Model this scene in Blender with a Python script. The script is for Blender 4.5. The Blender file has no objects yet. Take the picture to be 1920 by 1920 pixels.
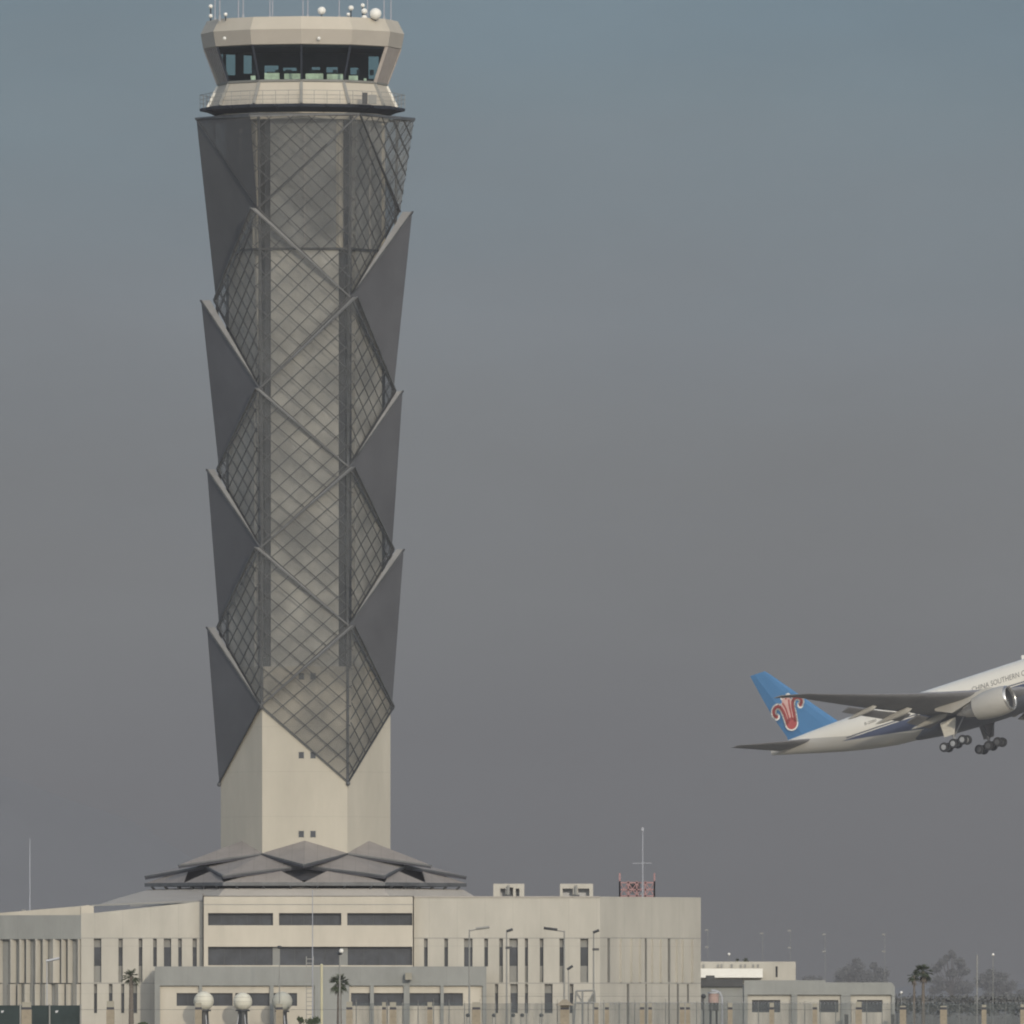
import bpy, math, random
from mathutils import Vector, Matrix, Euler
random.seed(7)
C = bpy.context.scene.collection
S, D, ZC, HOR = 0.0465, 1600.0, 2.8, 1892.0      # metres per photo pixel at the tower, camera distance and height, horizon row
PI = math.pi

def at(px, py, Y=0.0):
    k = S*(Y + D)/D
    return Vector(((px - 960)*k, Y, ZC + (HOR - py)*k))
def zz(py, Y=0.0): return at(960, py, Y).z
def xx(px, Y=0.0): return at(px, 0, Y).x

# ------------------------------------------------------------------ materials
def mat(name, col, rough=.7, metal=0., var=.12, scale=.6, col2=None, joints=None, alpha=None, spec=.3, stretch=None):
    m = bpy.data.materials.new(name); m.use_nodes = True
    nt = m.node_tree; N = nt.nodes; L = nt.links
    b = N['Principled BSDF']; b.inputs['Roughness'].default_value = rough
    b.inputs['Metallic'].default_value = metal; b.inputs['Specular IOR Level'].default_value = spec
    tc = N.new('ShaderNodeTexCoord'); mp = N.new('ShaderNodeMapping')
    L.new(tc.outputs['Object'], mp.inputs[0])
    if stretch: mp.inputs['Scale'].default_value = stretch
    ns = N.new('ShaderNodeTexNoise'); ns.inputs['Scale'].default_value = scale; ns.inputs['Detail'].default_value = 6
    ns.inputs['Roughness'].default_value = .65
    L.new(mp.outputs[0], ns.inputs['Vector'])
    rp = N.new('ShaderNodeValToRGB'); e = rp.color_ramp.elements
    c2 = col2 or tuple(c*(1 - var) for c in col); c1 = tuple(min(1, c*(1 + var*.6)) for c in col) if not col2 else col
    e[0].position = .32; e[1].position = .68
    e[0].color = (*c2, 1); e[1].color = (*c1, 1)
    L.new(ns.outputs['Fac'], rp.inputs[0]); out = rp.outputs[0]
    if joints:
        sx, sz, amt = joints
        sp = N.new('ShaderNodeSeparateXYZ'); L.new(tc.outputs['Object'], sp.inputs[0])
        fac = None
        for ax, st in (('X', sx), ('Z', sz)):
            if not st: continue
            d = N.new('ShaderNodeMath'); d.operation = 'DIVIDE'; d.inputs[1].default_value = st
            L.new(sp.outputs[ax], d.inputs[0])
            f = N.new('ShaderNodeMath'); f.operation = 'FRACT'; L.new(d.outputs[0], f.inputs[0])
            g = N.new('ShaderNodeMath'); g.operation = 'LESS_THAN'; g.inputs[1].default_value = .05/st
            L.new(f.outputs[0], g.inputs[0])
            if fac is None: fac = g.outputs[0]
            else:
                a = N.new('ShaderNodeMath'); a.operation = 'MAXIMUM'
                L.new(fac, a.inputs[0]); L.new(g.outputs[0], a.inputs[1]); fac = a.outputs[0]
        ml = N.new('ShaderNodeMath'); ml.operation = 'MULTIPLY'; ml.inputs[1].default_value = amt; L.new(fac, ml.inputs[0])
        mx = N.new('ShaderNodeMix'); mx.data_type = 'RGBA'
        L.new(ml.outputs[0], mx.inputs['Factor']); L.new(out, mx.inputs['A']); mx.inputs['B'].default_value = (.05, .05, .05, 1)
        out = mx.outputs['Result']
    L.new(out, b.inputs['Base Color'])
    if alpha is not None:
        tr = N.new('ShaderNodeBsdfTransparent'); ms = N.new('ShaderNodeMixShader')
        n2 = N.new('ShaderNodeTexNoise'); n2.inputs['Scale'].default_value = .35; n2.inputs['Detail'].default_value = 3
        L.new(tc.outputs['Object'], n2.inputs['Vector'])
        mr = N.new('ShaderNodeMapRange'); mr.inputs['From Min'].default_value = .3; mr.inputs['From Max'].default_value = .7
        dv = min(.15, (1 - alpha)*.7)
        mr.inputs['To Min'].default_value = alpha - dv; mr.inputs['To Max'].default_value = alpha + dv
        L.new(n2.outputs['Fac'], mr.inputs['Value']); L.new(mr.outputs[0], ms.inputs[0])
        L.new(tr.outputs[0], ms.inputs[1]); L.new(b.outputs[0], ms.inputs[2])
        L.new(ms.outputs[0], N['Material Output'].inputs['Surface'])
    return m

WALL = mat('cream_render', (.46, .43, .37), .85, var=.06, scale=.35, joints=(0, 3.6, .10), stretch=(1, 1, .25))
WALLP = mat('cream_panel', (.43, .41, .36), .85, var=.11, scale=.5, joints=(2.4, 4.1, .12), stretch=(1, 1, .3))
WHITEP = mat('white_panel', (.49, .455, .385), .85, var=.10, scale=.4, stretch=(1, 1, .3))
GREYW = mat('grey_concrete', (.255, .262, .25), .9, var=.14, scale=.5, joints=(3.7, 0, .12), stretch=(1, 1, .4))
GREYP = mat('grey_pier', (.23, .235, .225), .9, var=.1)
SPAN = mat('spandrel_grey', (.25, .25, .235), .8, var=.1)
CORE = mat('tower_render', (.43, .40, .335), .85, var=.10, scale=.35, joints=(0, 3.9, .13), stretch=(1, 1, .3))
COREM = mat('screened_shaft_render', (.44, .43, .39), .85, var=.1, scale=.25, joints=(0, 3.9, .08), stretch=(1, 1, .3))
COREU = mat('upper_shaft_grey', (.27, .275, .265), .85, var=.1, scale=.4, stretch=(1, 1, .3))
DARKC = mat('dark_glazed_corner', (.022, .03, .045), .45, var=.3, scale=.4, stretch=(1, 1, .3))
GLASS = mat('window_glass', (.045, .05, .06), .25, var=.45, scale=.5, spec=.5)
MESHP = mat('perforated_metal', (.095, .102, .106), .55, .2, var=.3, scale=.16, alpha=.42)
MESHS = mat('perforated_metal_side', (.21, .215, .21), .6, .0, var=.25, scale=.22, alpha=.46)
SOLID = mat('folded_metal_sheet', (.098, .10, .108), .6, .05, var=.22, scale=.10, alpha=.97)
SOLID2 = mat('folded_metal_sheet_upper', (.09, .092, .095), .6, .05, var=.12, scale=.15, alpha=.92)
BARM = mat('dark_steel', (.055, .058, .062), .5, .3, var=.2)
LATM = mat('lattice_steel', (.07, .074, .078), .6, .2, var=.3, scale=.4)
EDGE = mat('edge_steel', (.11, .115, .12), .45, .3, var=.3, scale=.5)
CAPM = mat('pale_flashing', (.29, .285, .275), .5, .3, var=.15)
CABW = mat('cab_fascia_shaded', (.40, .365, .315), .8, var=.05, scale=.5)  # fascia colour darkened for shade on the downward-slanting lower band
CABL = mat('cab_fascia', (.47, .43, .36), .8, var=.05, scale=.5)
BLIND = mat('closed_blinds', (.36, .32, .29), .8, var=.2, scale=2, stretch=(3, 3, .2))
DARK = mat('dark_interior', (.018, .024, .036), .8, var=.3)
CONS = mat('console_cream', (.80, .80, .62), .7, var=.3, scale=1.5)
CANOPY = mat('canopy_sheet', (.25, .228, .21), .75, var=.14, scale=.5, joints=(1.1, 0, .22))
CANOPYU = mat('shaded_underside', (.06, .061, .072), .8, var=.3)  # shade beneath the sheets is put into this dark colour
ROOFP = mat('pale_roof', (.36, .335, .30), .85, var=.08, scale=.3)
WHITE = mat('white_paint', (.75, .74, .69), .5, var=.06)
PALE = mat('galvanised', (.42, .43, .45), .5, .3, var=.1)
REDST = mat('red_lattice_steel', (.34, .20, .20), .7, var=.3)  # red paled and greyed, distance haze put into the colour
ROD = mat('whip_grey', (.33, .345, .385), .6, var=.1)
POST = mat('post_stone', (.27, .235, .18), .9, var=.2, scale=3)
POSTC = mat('post_cap', (.28, .265, .22), .85, var=.1)
FENCEM = mat('chain_link', (.17, .19, .185), .8, var=.35, scale=2.5, alpha=.36, stretch=(4, 4, .2))
GREEN = mat('green_screen', (.028, .042, .042), .85, var=.35, scale=.7)
YEL = mat('yellow_pole', (.50, .47, .32), .7, var=.1)
TRUNK = mat('palm_trunk', (.15, .13, .11), .95, var=.3, scale=4, stretch=(1, 1, 4))
FROND = mat('palm_leaf', (.06, .078, .04), .75, var=.4, scale=2)
LEAF = mat('hazy_leaf', (.118, .122, .118), .9, var=.3, scale=.5)  # greyed and lifted leaf colour, with distance haze put into it
BARK = mat('bark', (.10, .09, .08), .9, var=.3)
GRND = mat('dry_ground', (.20, .18, .14), .95, var=.3, scale=.05)
ROADM = mat('asphalt', (.06, .06, .06), .9, var=.2, scale=.4)
HILLM = mat('hazy_hill', (.16, .165, .17), .95, var=.15, scale=.002)
PLW = mat('aircraft_white', (.66, .63, .56), .35, var=.05, scale=.3, spec=.5)
def livery():
    m = mat('livery_white', (.76, .73, .65), .35, var=.04, scale=.3, spec=.5)
    nt = m.node_tree; N = nt.nodes; L = nt.links; b = N['Principled BSDF']; src = b.inputs['Base Color'].links[0].from_socket
    tc = N.new('ShaderNodeTexCoord'); sp = N.new('ShaderNodeSeparateXYZ'); L.new(tc.outputs['Object'], sp.inputs[0])
    def M(op, a, bb):
        n = N.new('ShaderNodeMath'); n.operation = op
        for i, v in enumerate((a, bb)):
            if isinstance(v, (int, float)): n.inputs[i].default_value = v
            else: L.new(v, n.inputs[i])
        return n.outputs[0]
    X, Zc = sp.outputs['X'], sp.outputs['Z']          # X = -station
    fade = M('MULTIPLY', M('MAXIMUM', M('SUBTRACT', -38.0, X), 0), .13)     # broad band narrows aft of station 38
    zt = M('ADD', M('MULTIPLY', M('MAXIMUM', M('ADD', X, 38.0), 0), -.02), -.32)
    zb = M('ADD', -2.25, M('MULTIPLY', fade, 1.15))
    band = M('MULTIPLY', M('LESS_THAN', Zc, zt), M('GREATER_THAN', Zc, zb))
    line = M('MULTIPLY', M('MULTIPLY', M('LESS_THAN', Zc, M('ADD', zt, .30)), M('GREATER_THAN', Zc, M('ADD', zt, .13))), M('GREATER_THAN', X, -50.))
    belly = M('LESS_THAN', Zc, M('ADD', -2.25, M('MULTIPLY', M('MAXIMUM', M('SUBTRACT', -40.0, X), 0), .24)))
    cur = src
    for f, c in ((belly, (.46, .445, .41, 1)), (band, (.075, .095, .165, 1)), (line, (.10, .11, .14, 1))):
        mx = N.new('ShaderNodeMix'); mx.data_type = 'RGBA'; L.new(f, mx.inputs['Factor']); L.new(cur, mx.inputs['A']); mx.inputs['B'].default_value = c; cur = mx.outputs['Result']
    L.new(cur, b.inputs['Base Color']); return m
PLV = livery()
PLG = mat('aircraft_wing_grey', (.21, .21, .22), .5, var=.15, scale=.5)
PLN = mat('nacelle_grey', (.42, .405, .37), .45, var=.05, scale=.6)
BELLY = mat('belly_fairing_shaded', (.10, .11, .135), .5, var=.1, scale=.4)  # shadow on the underside is put into the fairing colour
GEARD = mat('gear_steel_shaded', (.12, .125, .14), .5, .2, var=.2)  # steel darkened by colour for the far gear's shade
PLB = mat('fin_blue', (.06, .185, .37), .5, var=.07, scale=.3)
PLR = mat('emblem_red', (.42, .085, .08), .5, var=.1)
PLT = mat('lettering_grey', (.17, .16, .15), .6, var=.1)
PLM = mat('polished_metal', (.55, .54, .52), .25, .8, var=.05)
PLD = mat('dark_intake', (.04, .042, .05), .6, var=.2)
TYRE = mat('tyre_rubber', (.03, .032, .036), .85, var=.2)
BLUEST = mat('belly_blue', (.03, .075, .14), .4, var=.1)

def glassmat(name, tint, t):
    m = bpy.data.materials.new(name); m.use_nodes = True
    N = m.node_tree.nodes; L = m.node_tree.links; b = N['Principled BSDF']
    b.inputs['Base Color'].default_value = (.02, .03, .035, 1); b.inputs['Roughness'].default_value = .08
    n = N.new('ShaderNodeTexNoise'); n.inputs['Scale'].default_value = .4
    mr = N.new('ShaderNodeMapRange'); mr.inputs['To Min'].default_value = (1 - t)*.7; mr.inputs['To Max'].default_value = (1 - t)*1.3
    L.new(n.outputs['Fac'], mr.inputs['Value'])
    tr = N.new('ShaderNodeBsdfTransparent'); tr.inputs['Color'].default_value = (*tint, 1)
    ms = N.new('ShaderNodeMixShader'); L.new(mr.outputs[0], ms.inputs[0])
    L.new(tr.outputs[0], ms.inputs[1]); L.new(b.outputs[0], ms.inputs[2])
    L.new(ms.outputs[0], N['Material Output'].inputs['Surface'])
    return m
CABG = glassmat('cab_glass', (.72, .84, .84), .88)

# ------------------------------------------------------------------ mesh helpers
class MB:
    def __init__(s): s.v = []; s.f = []; s.m = []; s.mats = []
    def mi(s, m):
        if m not in s.mats: s.mats.append(m)
        return s.mats.index(m)
    def poly(s, pts, m):
        b = len(s.v); s.v += [tuple(p) for p in pts]; s.f.append(list(range(b, b + len(pts)))); s.m.append(s.mi(m))
    def faces(s, pts, fs, m):
        b = len(s.v); s.v += [tuple(p) for p in pts]; k = s.mi(m)
        for f in fs: s.f.append([b + i for i in f]); s.m.append(k)
    def box(s, x0, x1, y0, y1, z0, z1, m):
        p = [(x, y, z) for z in (z0, z1) for y in (y0, y1) for x in (x0, x1)]
        s.faces(p, [(0, 2, 3, 1), (4, 5, 7, 6), (0, 1, 5, 4), (2, 6, 7, 3), (0, 4, 6, 2), (1, 3, 7, 5)], m)
    def tube(s, a, b, r, m, n=6, r2=None, cap=True):
        a = Vector(a); b = Vector(b); d = b - a
        if d.length < 1e-6: return
        u = d.orthogonal().normalized(); w = d.normalized().cross(u); r2 = r if r2 is None else r2
        p = []
        for c, rr in ((a, r), (b, r2)):
            for i in range(n):
                t = 2*PI*i/n; p.append(c + (u*math.cos(t) + w*math.sin(t))*rr)
        f = [(i, (i + 1) % n, n + (i + 1) % n, n + i) for i in range(n)]
        if cap: f += [tuple(reversed(range(n))), tuple(range(n, 2*n))]
        s.faces(p, f, m)
    def path(s, pts, r, m, n=6):
        for a, b in zip(pts, pts[1:]): s.tube(a, b, r, m, n)
    def lathe(s, prof, axis_o, axis, m, n=24):
        axis = Vector(axis).normalized(); u = axis.orthogonal().normalized(); w = axis.cross(u); o = Vector(axis_o)
        p = []
        for (t, r) in prof:
            for i in range(n):
                a = 2*PI*i/n; p.append(o + axis*t + (u*math.cos(a) + w*math.sin(a))*r)
        f = []
        for k in range(len(prof) - 1):
            for i in range(n):
                f.append((k*n + i, k*n + (i + 1) % n, (k + 1)*n + (i + 1) % n, (k + 1)*n + i))
        s.faces(p, f, m)
    def loft(s, secs, m, caps=True):
        n = len(secs[0]); p = [q for sec in secs for q in sec]; f = []
        for k in range(len(secs) - 1):
            for i in range(n):
                f.append((k*n + i, k*n + (i + 1) % n, (k + 1)*n + (i + 1) % n, (k + 1)*n + i))
        if caps: f += [tuple(reversed(range(n))), tuple(range((len(secs) - 1)*n, len(secs)*n))]
        s.faces(p, f, m)
    def sphere(s, c, r, m, seg=20, ring=12, sq=1.):
        s.lathe([(-r*sq*math.cos(PI*k/ring), max(1e-4, r*math.sin(PI*k/ring))) for k in range(ring + 1)], c, (0, 0, 1), m, seg)
    def build(s, name, parent=None, smooth=False, origin=None):
        me = bpy.data.meshes.new(name)
        o = Vector(origin) if origin else Vector((0, 0, 0))
        if parent is not None and 'off' in parent: o = Vector(parent['off'])
        me.from_pydata([tuple(Vector(v) - o) for v in s.v], [], s.f); me.update()
        for m in s.mats: me.materials.append(m)
        for p, k in zip(me.polygons, s.m): p.material_index = k; p.use_smooth = smooth
        ob = bpy.data.objects.new(name, me); C.objects.link(ob)
        if parent is not None: ob.parent = parent
        else: ob.location = o
        return ob

OFFS = {}
def tag(o, label=None, cat=None, group=None, kind=None):
    if label: o['label'] = label
    if cat: o['category'] = cat
    if group: o['group'] = group
    if kind: o['kind'] = kind
    return o
def thing(name, label, cat, loc=(0, 0, 0), group=None):
    o = bpy.data.objects.new(name, None); C.objects.link(o); o.location = loc; o.empty_display_size = .5
    return tag(o, label, cat, group)
def part(mb, name, parent, smooth=False, off=None):
    """mesh given in world coordinates, parented to a top-level Empty (or to a part of it)"""
    o = mb.build(name, None, smooth)
    root = parent; loc = Vector(parent.location)
    q = parent.parent
    while q is not None: loc = loc + Vector(q.location); q = q.parent
    for v in o.data.vertices: v.co = v.co - loc
    o.parent = parent
    return o
def copy_tree(o, parent=None):
    c = o.copy(); C.objects.link(c)
    if parent is not None: c.parent = parent
    for ch in list(o.children): copy_tree(ch, c)
    return c

# ------------------------------------------------------------------ setting
mb = MB(); mb.poly([(-9000, -1700, 0), (9000, -1700, 0), (9000, 16000, 0), (-9000, 16000, 0)], GRND)
tag(mb.build('ground'), kind='structure')
mb = MB(); mb.poly([(-400, -130, .004), (400, -130, .004), (400, -108, .004), (-400, -108, .004)], ROADM)
mb.poly([(-400, -119.2, .009), (400, -119.2, .009), (400, -118.9, .009), (-400, -118.9, .009)], WHITE)
tag(mb.build('road'), kind='structure')
# far ridge
mb = MB(); pts = []
n = 400; Y0 = 12500
for i in range(n + 1):
    x = -3000 + 4500*i/n
    h = (168 if x > -600 else 168 + (-600 - x)*.02)*math.exp(-(max(0, x + 420)/240)**2) + 18 + 4*math.sin(x*.021) + 2*math.sin(x*.063 + 1)
    pts.append((x, max(h, 12)))
for k, (dy, fh) in enumerate(((-900, 0), (-500, .45), (0, 1), (700, .6), (1500, 0))):
    mb.v += [(x, Y0 + dy + 60*math.sin(x*.003), h*fh) for x, h in pts]
mi = mb.mi(HILLM)
for k in range(4):
    for i in range(n):
        a = k*(n + 1) + i; mb.f.append([a, a + 1, a + n + 2, a + n + 1]); mb.m.append(mi)
tag(mb.build('hills', smooth=True), kind='structure')
# smog: one homogeneous body of haze over the plain
hm = bpy.data.materials.new('smog'); hm.use_nodes = True
N = hm.node_tree.nodes; L = hm.node_tree.links
for nd in list(N):
    if nd.type != 'OUTPUT_MATERIAL': N.remove(nd)
vs = N.new('ShaderNodeVolumePrincipled'); vs.inputs['Color'].default_value = (.44, .43, .44, 1)
vs.inputs['Density'].default_value = .000085; vs.inputs['Anisotropy'].default_value = 0.0
L.new(vs.outputs[0], [q for q in N if q.type == 'OUTPUT_MATERIAL'][0].inputs['Volume'])
mb = MB(); mb.box(-9500, 9500, -1900, 15500, -20, 420, hm)
hz = tag(mb.build('haze'), kind='structure')
hz.display_type = 'WIRE'

# ------------------------------------------------------------------ the control tower
TX = xx(573); TC = Vector((TX, 0, 0))
tower = thing('control_tower', 'tall airport control tower wrapped in folded perforated metal diamonds above a petal canopy', 'control tower', TC)
def ring(r, n, z, rot=0., c=TX): return [Vector((c + r*S*math.cos(rot + 2*PI*i/n), r*S*math.sin(rot + 2*PI*i/n), z)) for i in range(n)]
def prism(mb, r, n, z0, z1, m, rot=0., r2=None, c=TX, caps=True):
    mb.loft([ring(r, n, z0, rot, c), ring(r2 or r, n, z1, rot, c)], m, caps)
Z = zz
# lower hexagonal shaft, full width up to 1252
mb = MB(); prism(mb, 159, 6, 0, Z(1252), CORE); part(mb, 'lower_shaft', tower)
mb = MB(); prism(mb, 149, 6, Z(1252), Z(226), DARKC); part(mb, 'glazed_corner', tower)
# wall slabs of the six faces, standing proud of the glazed corners
for k in range(6):
    a0, a1 = k*PI/3, (k + 1)*PI/3
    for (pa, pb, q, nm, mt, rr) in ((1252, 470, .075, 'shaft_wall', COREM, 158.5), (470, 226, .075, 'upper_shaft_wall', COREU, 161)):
        p0 = Vector((TX + rr*S*math.cos(a0), rr*S*math.sin(a0), 0)); p1 = Vector((TX + rr*S*math.cos(a1), rr*S*math.sin(a1), 0))
        u = p1 - p0; nrm = Vector((u.y, -u.x, 0)).normalized()
        q = .10 if k == 4 else .19
        A = p0 + u*q; B = p1 - u*q
        mb = MB(); z0, z1 = Z(pa), Z(pb) - (.02 if nm == 'shaft_wall' else 0)
        A2 = A - nrm*.9; B2 = B - nrm*.9
        mb.loft([[Vector((v.x, v.y, z0)) for v in (A, B, B2, A2)], [Vector((v.x, v.y, z1)) for v in (A, B, B2, A2)]], mt)
        if nm == 'upper_shaft_wall':
            mid = (A + B)/2 + nrm*.03
            mb.tube((mid.x, mid.y, z0), (mid.x, mid.y, z1), .12, CAPM, 4)
            # paler tube at the right end: sunlit edge put into the colour
            e = B - nrm*.2
            mb.tube((e.x, e.y, z0), (e.x, e.y, z1 - .3), .35, CORE, 8)
        part(mb, nm, tower)
mb = MB(); prism(mb, 164, 6, Z(474), Z(470), BARM); part(mb, 'soffit_ledge', tower)
# small square windows
for py in (1268, 1416, 1564):
    for px in (565, 587):
        yf = -159*S*math.cos(PI/6)
        a = at(px - 4.5, py + 6, yf); b = at(px + 4.5, py - 6, yf)
        mb = MB(); mb.box(a.x, b.x, yf - .01, yf + .05, a.z, b.z, GLASS)
        for xq in (a.x - .04, b.x): mb.box(xq, xq + .04, yf - .05, yf + .05, a.z - .04, b.z + .04, SPAN)
        part(mb, 'window', tower)
# folded metal scales
LEV = {0: [397, 733, 1030, 1325], 1: [222, 563, 880, 1176, 1468]}   # even corners / odd corners
def RT(py): return {397: 200, 563: 196, 733: 182, 880: 185, 1030: 184, 1176: 185}.get(py, 190) if py > 240 else 205
def RN(py): return 162 + 9*max(0, (900 - py)/500)
def corner(k, r, py):
    a = k*PI/3
    return Vector((TX + r*S*math.cos(a), r*S*math.sin(a), Z(py)))
def lattice(mb, tri, dirs, sp, out, w=.075):
    o = tri[0]; n = (tri[1] - tri[0]).cross(tri[2] - tri[0]).normalized()
    if n.dot(out) < 0: n = -n
    for d in dirs:
        d = (d - n*d.dot(n)).normalized(); q = n.cross(d)
        vals = [(p - o).dot(q) for p in tri]; lo, hi = min(vals), max(vals)
        c = lo + sp*.999
        while c < hi - .15:
            hits = []
            for i in range(3):
                a, b = tri[i], tri[(i + 1) % 3]; va, vb = (a - o).dot(q), (b - o).dot(q)
                if (va - c)*(vb - c) < 0: hits.append(a + (b - a)*((c - va)/(vb - va)))
            if len(hits) == 2:
                a, b = hits; h = q*w*.5
                mb.loft([[a - h + n*.01, a + h + n*.01, a + h + n*.06, a - h + n*.06], [b - h + n*.01, b + h + n*.01, b + h + n*.06, b - h + n*.06]], LATM)
            c += sp
def bar(mb, a, b, out, m, w=.2, t=.25):
    d = (b - a).normalized(); n = out.normalized(); q = n.cross(d).normalized(); h = q*w*.5
    mb.loft([[a - h - n*.02, a + h - n*.02, a + h + n*t, a - h + n*t], [b - h - n*.02, b + h - n*.02, b + h + n*t, b - h + n*t]], m)
def half_scale(k, j, T, Sd, B, inner, mt, dirs, edges=True, grid=True):
    out = Vector((math.cos((k + (.5 if j == k + 1 else -.5))*PI/3), math.sin((k + (.5 if j == k + 1 else -.5))*PI/3), 0))
    mb = MB(); mb.poly([T, Sd, B], mt)
    if grid: lattice(mb, [T, Sd, B], dirs, 1.27, out)
    if edges:
        bar(mb, T, Sd, out, EDGE, .13, .12); bar(mb, Sd, B, out, BARM, .13, .08)
        rad = Vector((T.x - TX, T.y, 0)).normalized()
    o = part(mb, 'facade_panel', tower)
    if inner is not None:
        mc = MB(); mc.poly([T, Sd, inner], CAPM)
        q = (T - Sd).normalized()
        part(mc, 'panel_flashing', o)
for k in range(6):
    par = k % 2
    lev = LEV[par]; oth = LEV[1 - par]
    for (jj, j) in ((k + 1, (k + 1)), (k - 1, (k - 1))):
        # regular scales
        for i in range(len(lev) - 1):
            t, b = lev[i], lev[i + 1]
            s_ = oth[i + 1] if par == 0 else oth[i]
            T = corner(k, RT(t), t); B = corner(k, RN(b), b); Sd = corner(j, RN(s_) + 3, s_); inner = corner(k, RT(t) - .62*(RT(t) - RN(t)), t)
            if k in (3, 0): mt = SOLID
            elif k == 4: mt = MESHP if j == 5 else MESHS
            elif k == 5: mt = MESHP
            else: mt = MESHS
            if k == 3 and i == 0: mt = SOLID2
            half_scale(k, j, T, Sd, B, inner if t > 240 else None, mt, [Sd - T, B - Sd], grid=k not in (3, 0))
        if par == 0:   # cropped scale under the rim
            T = corner(k, 203, 226); Sd = corner(j, 205, 222); B = corner(k, RN(397) + 6, 397)
            mt = SOLID2 if (k == 4 and j == 3) else (MESHP if j == 5 else MESHS)
            s2 = corner(j, RN(563), 563)
            half_scale(k, j, T, Sd, B, None, mt, [B - Sd, s2 - B], grid=not (k == 4 and j == 3))
# vertical seam tubes and the rim
for k in range(6):
    bot = 1325 if k % 2 == 0 else 1468
    mb = MB(); pts = [corner(k, RN(y) - 2, y) for y in ((226, 400, 700, 1000, bot))]
    mb.path(pts, .13, EDGE, 6)
    for y in LEV[k % 2]: mb.sphere(corner(k, RN(y), y + 3), .2, EDGE, 8, 6)
    part(mb, 'seam_tube', tower)
mb = MB()
for k in range(6):
    a = corner(k, 204, 223); b = corner(k + 1, 204, 223); mb.tube(a, b, .12, EDGE, 6)
part(mb, 'rim_tube', tower)

# cab ---------------------------------------------------------------
CX = xx(567)
R0 = -PI/2
def r12(r, py): return ring(r, 12, Z(py), R0, CX)
mb = MB(); mb.loft([r12(163, 230), r12(163, 214)], CORE); part(mb, 'neck', tower)
mb = MB(); mb.loft([r12(165, 217), r12(184, 209), r12(192, 209), r12(193, 204), r12(190, 203)], DARK)
for i in range(24):
    a = R0 + PI*i/12
    mb.tube((CX + 160*S*math.cos(a), 160*S*math.sin(a), Z(214)), (CX + 192*S*math.cos(a), 192*S*math.sin(a), Z(206)), .1, DARK, 4)
bal = part(mb, 'balcony', tower)
mb = MB(); mb.loft([r12(176, 203), r12(157, 160)], CABL)
part(mb, 'skirt_wall', tower)
for i in range(12):
    a = R0 + PI*i/6; c, s_ = math.cos(a), math.sin(a)
    mb = MB(); p0 = Vector((CX + 177.5*S*c, 177.5*S*s_, Z(202))); p1 = Vector((CX + 158.5*S*c, 158.5*S*s_, Z(162)))
    side = abs(c) > .95
    mb.tube(p0, p1, .17, WHITE if side else SPAN, 4)
    part(mb, 'skirt_rib', tower)
mb = MB()
P_ = r12(192, 203)
for i in range(12):
    a, b = P_[i], P_[(i + 1) % 12]
    for h, r in ((1.15, .03), (.75, .02), (.4, .02)):
        mb.tube(a + Vector((0, 0, h)), b + Vector((0, 0, h)), r, SPAN, 4)
    for q in range(4):
        p = a.lerp(b, q/4); mb.tube(p, p + Vector((0, 0, 1.15)), .03, SPAN, 4)
part(mb, 'railing', tower)
mb = MB(); mb.loft([r12(157, 162), r12(160, 160), r12(161, 157), r12(157, 156)], SPAN); part(mb, 'window_sill', tower)
# glass facets
lo, hi = r12(158, 158), r12(183, 92)
for i in range(12):
    a, b, c, d = lo[i], lo[(i + 1) % 12], hi[(i + 1) % 12], hi[i]
    ang = (R0 + PI*(i + .5)/6); vertical = abs(math.cos(ang)) > .9
    mb = MB()
    mb.poly([a, b, c, d], CABG); o = part(mb, 'cab_window', tower)
    mm = MB()
    mm.tube(a, d, .13 if not vertical else .2, DARK if not vertical else BLIND, 4)
    part(mm, 'mullion', o)
    if vertical:
        cen = Vector((CX, 0, 0)); mm = MB()
        for q in range(7):
            def pt(t, v, off):
                p = a.lerp(b, t).lerp(d.lerp(c, t), v); dr = Vector((p.x - CX, p.y, 0)).normalized(); return p - dr*off
            t0, t1 = q/7 + .01, (q + 1)/7 - .01
            mm.poly([pt(t0, 0.01, -.08), pt(t1, 0.01, -.10), pt(t1, .99, -.10), pt(t0, .99, -.08)], BLIND)
        part(mm, 'blind', o)
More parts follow.
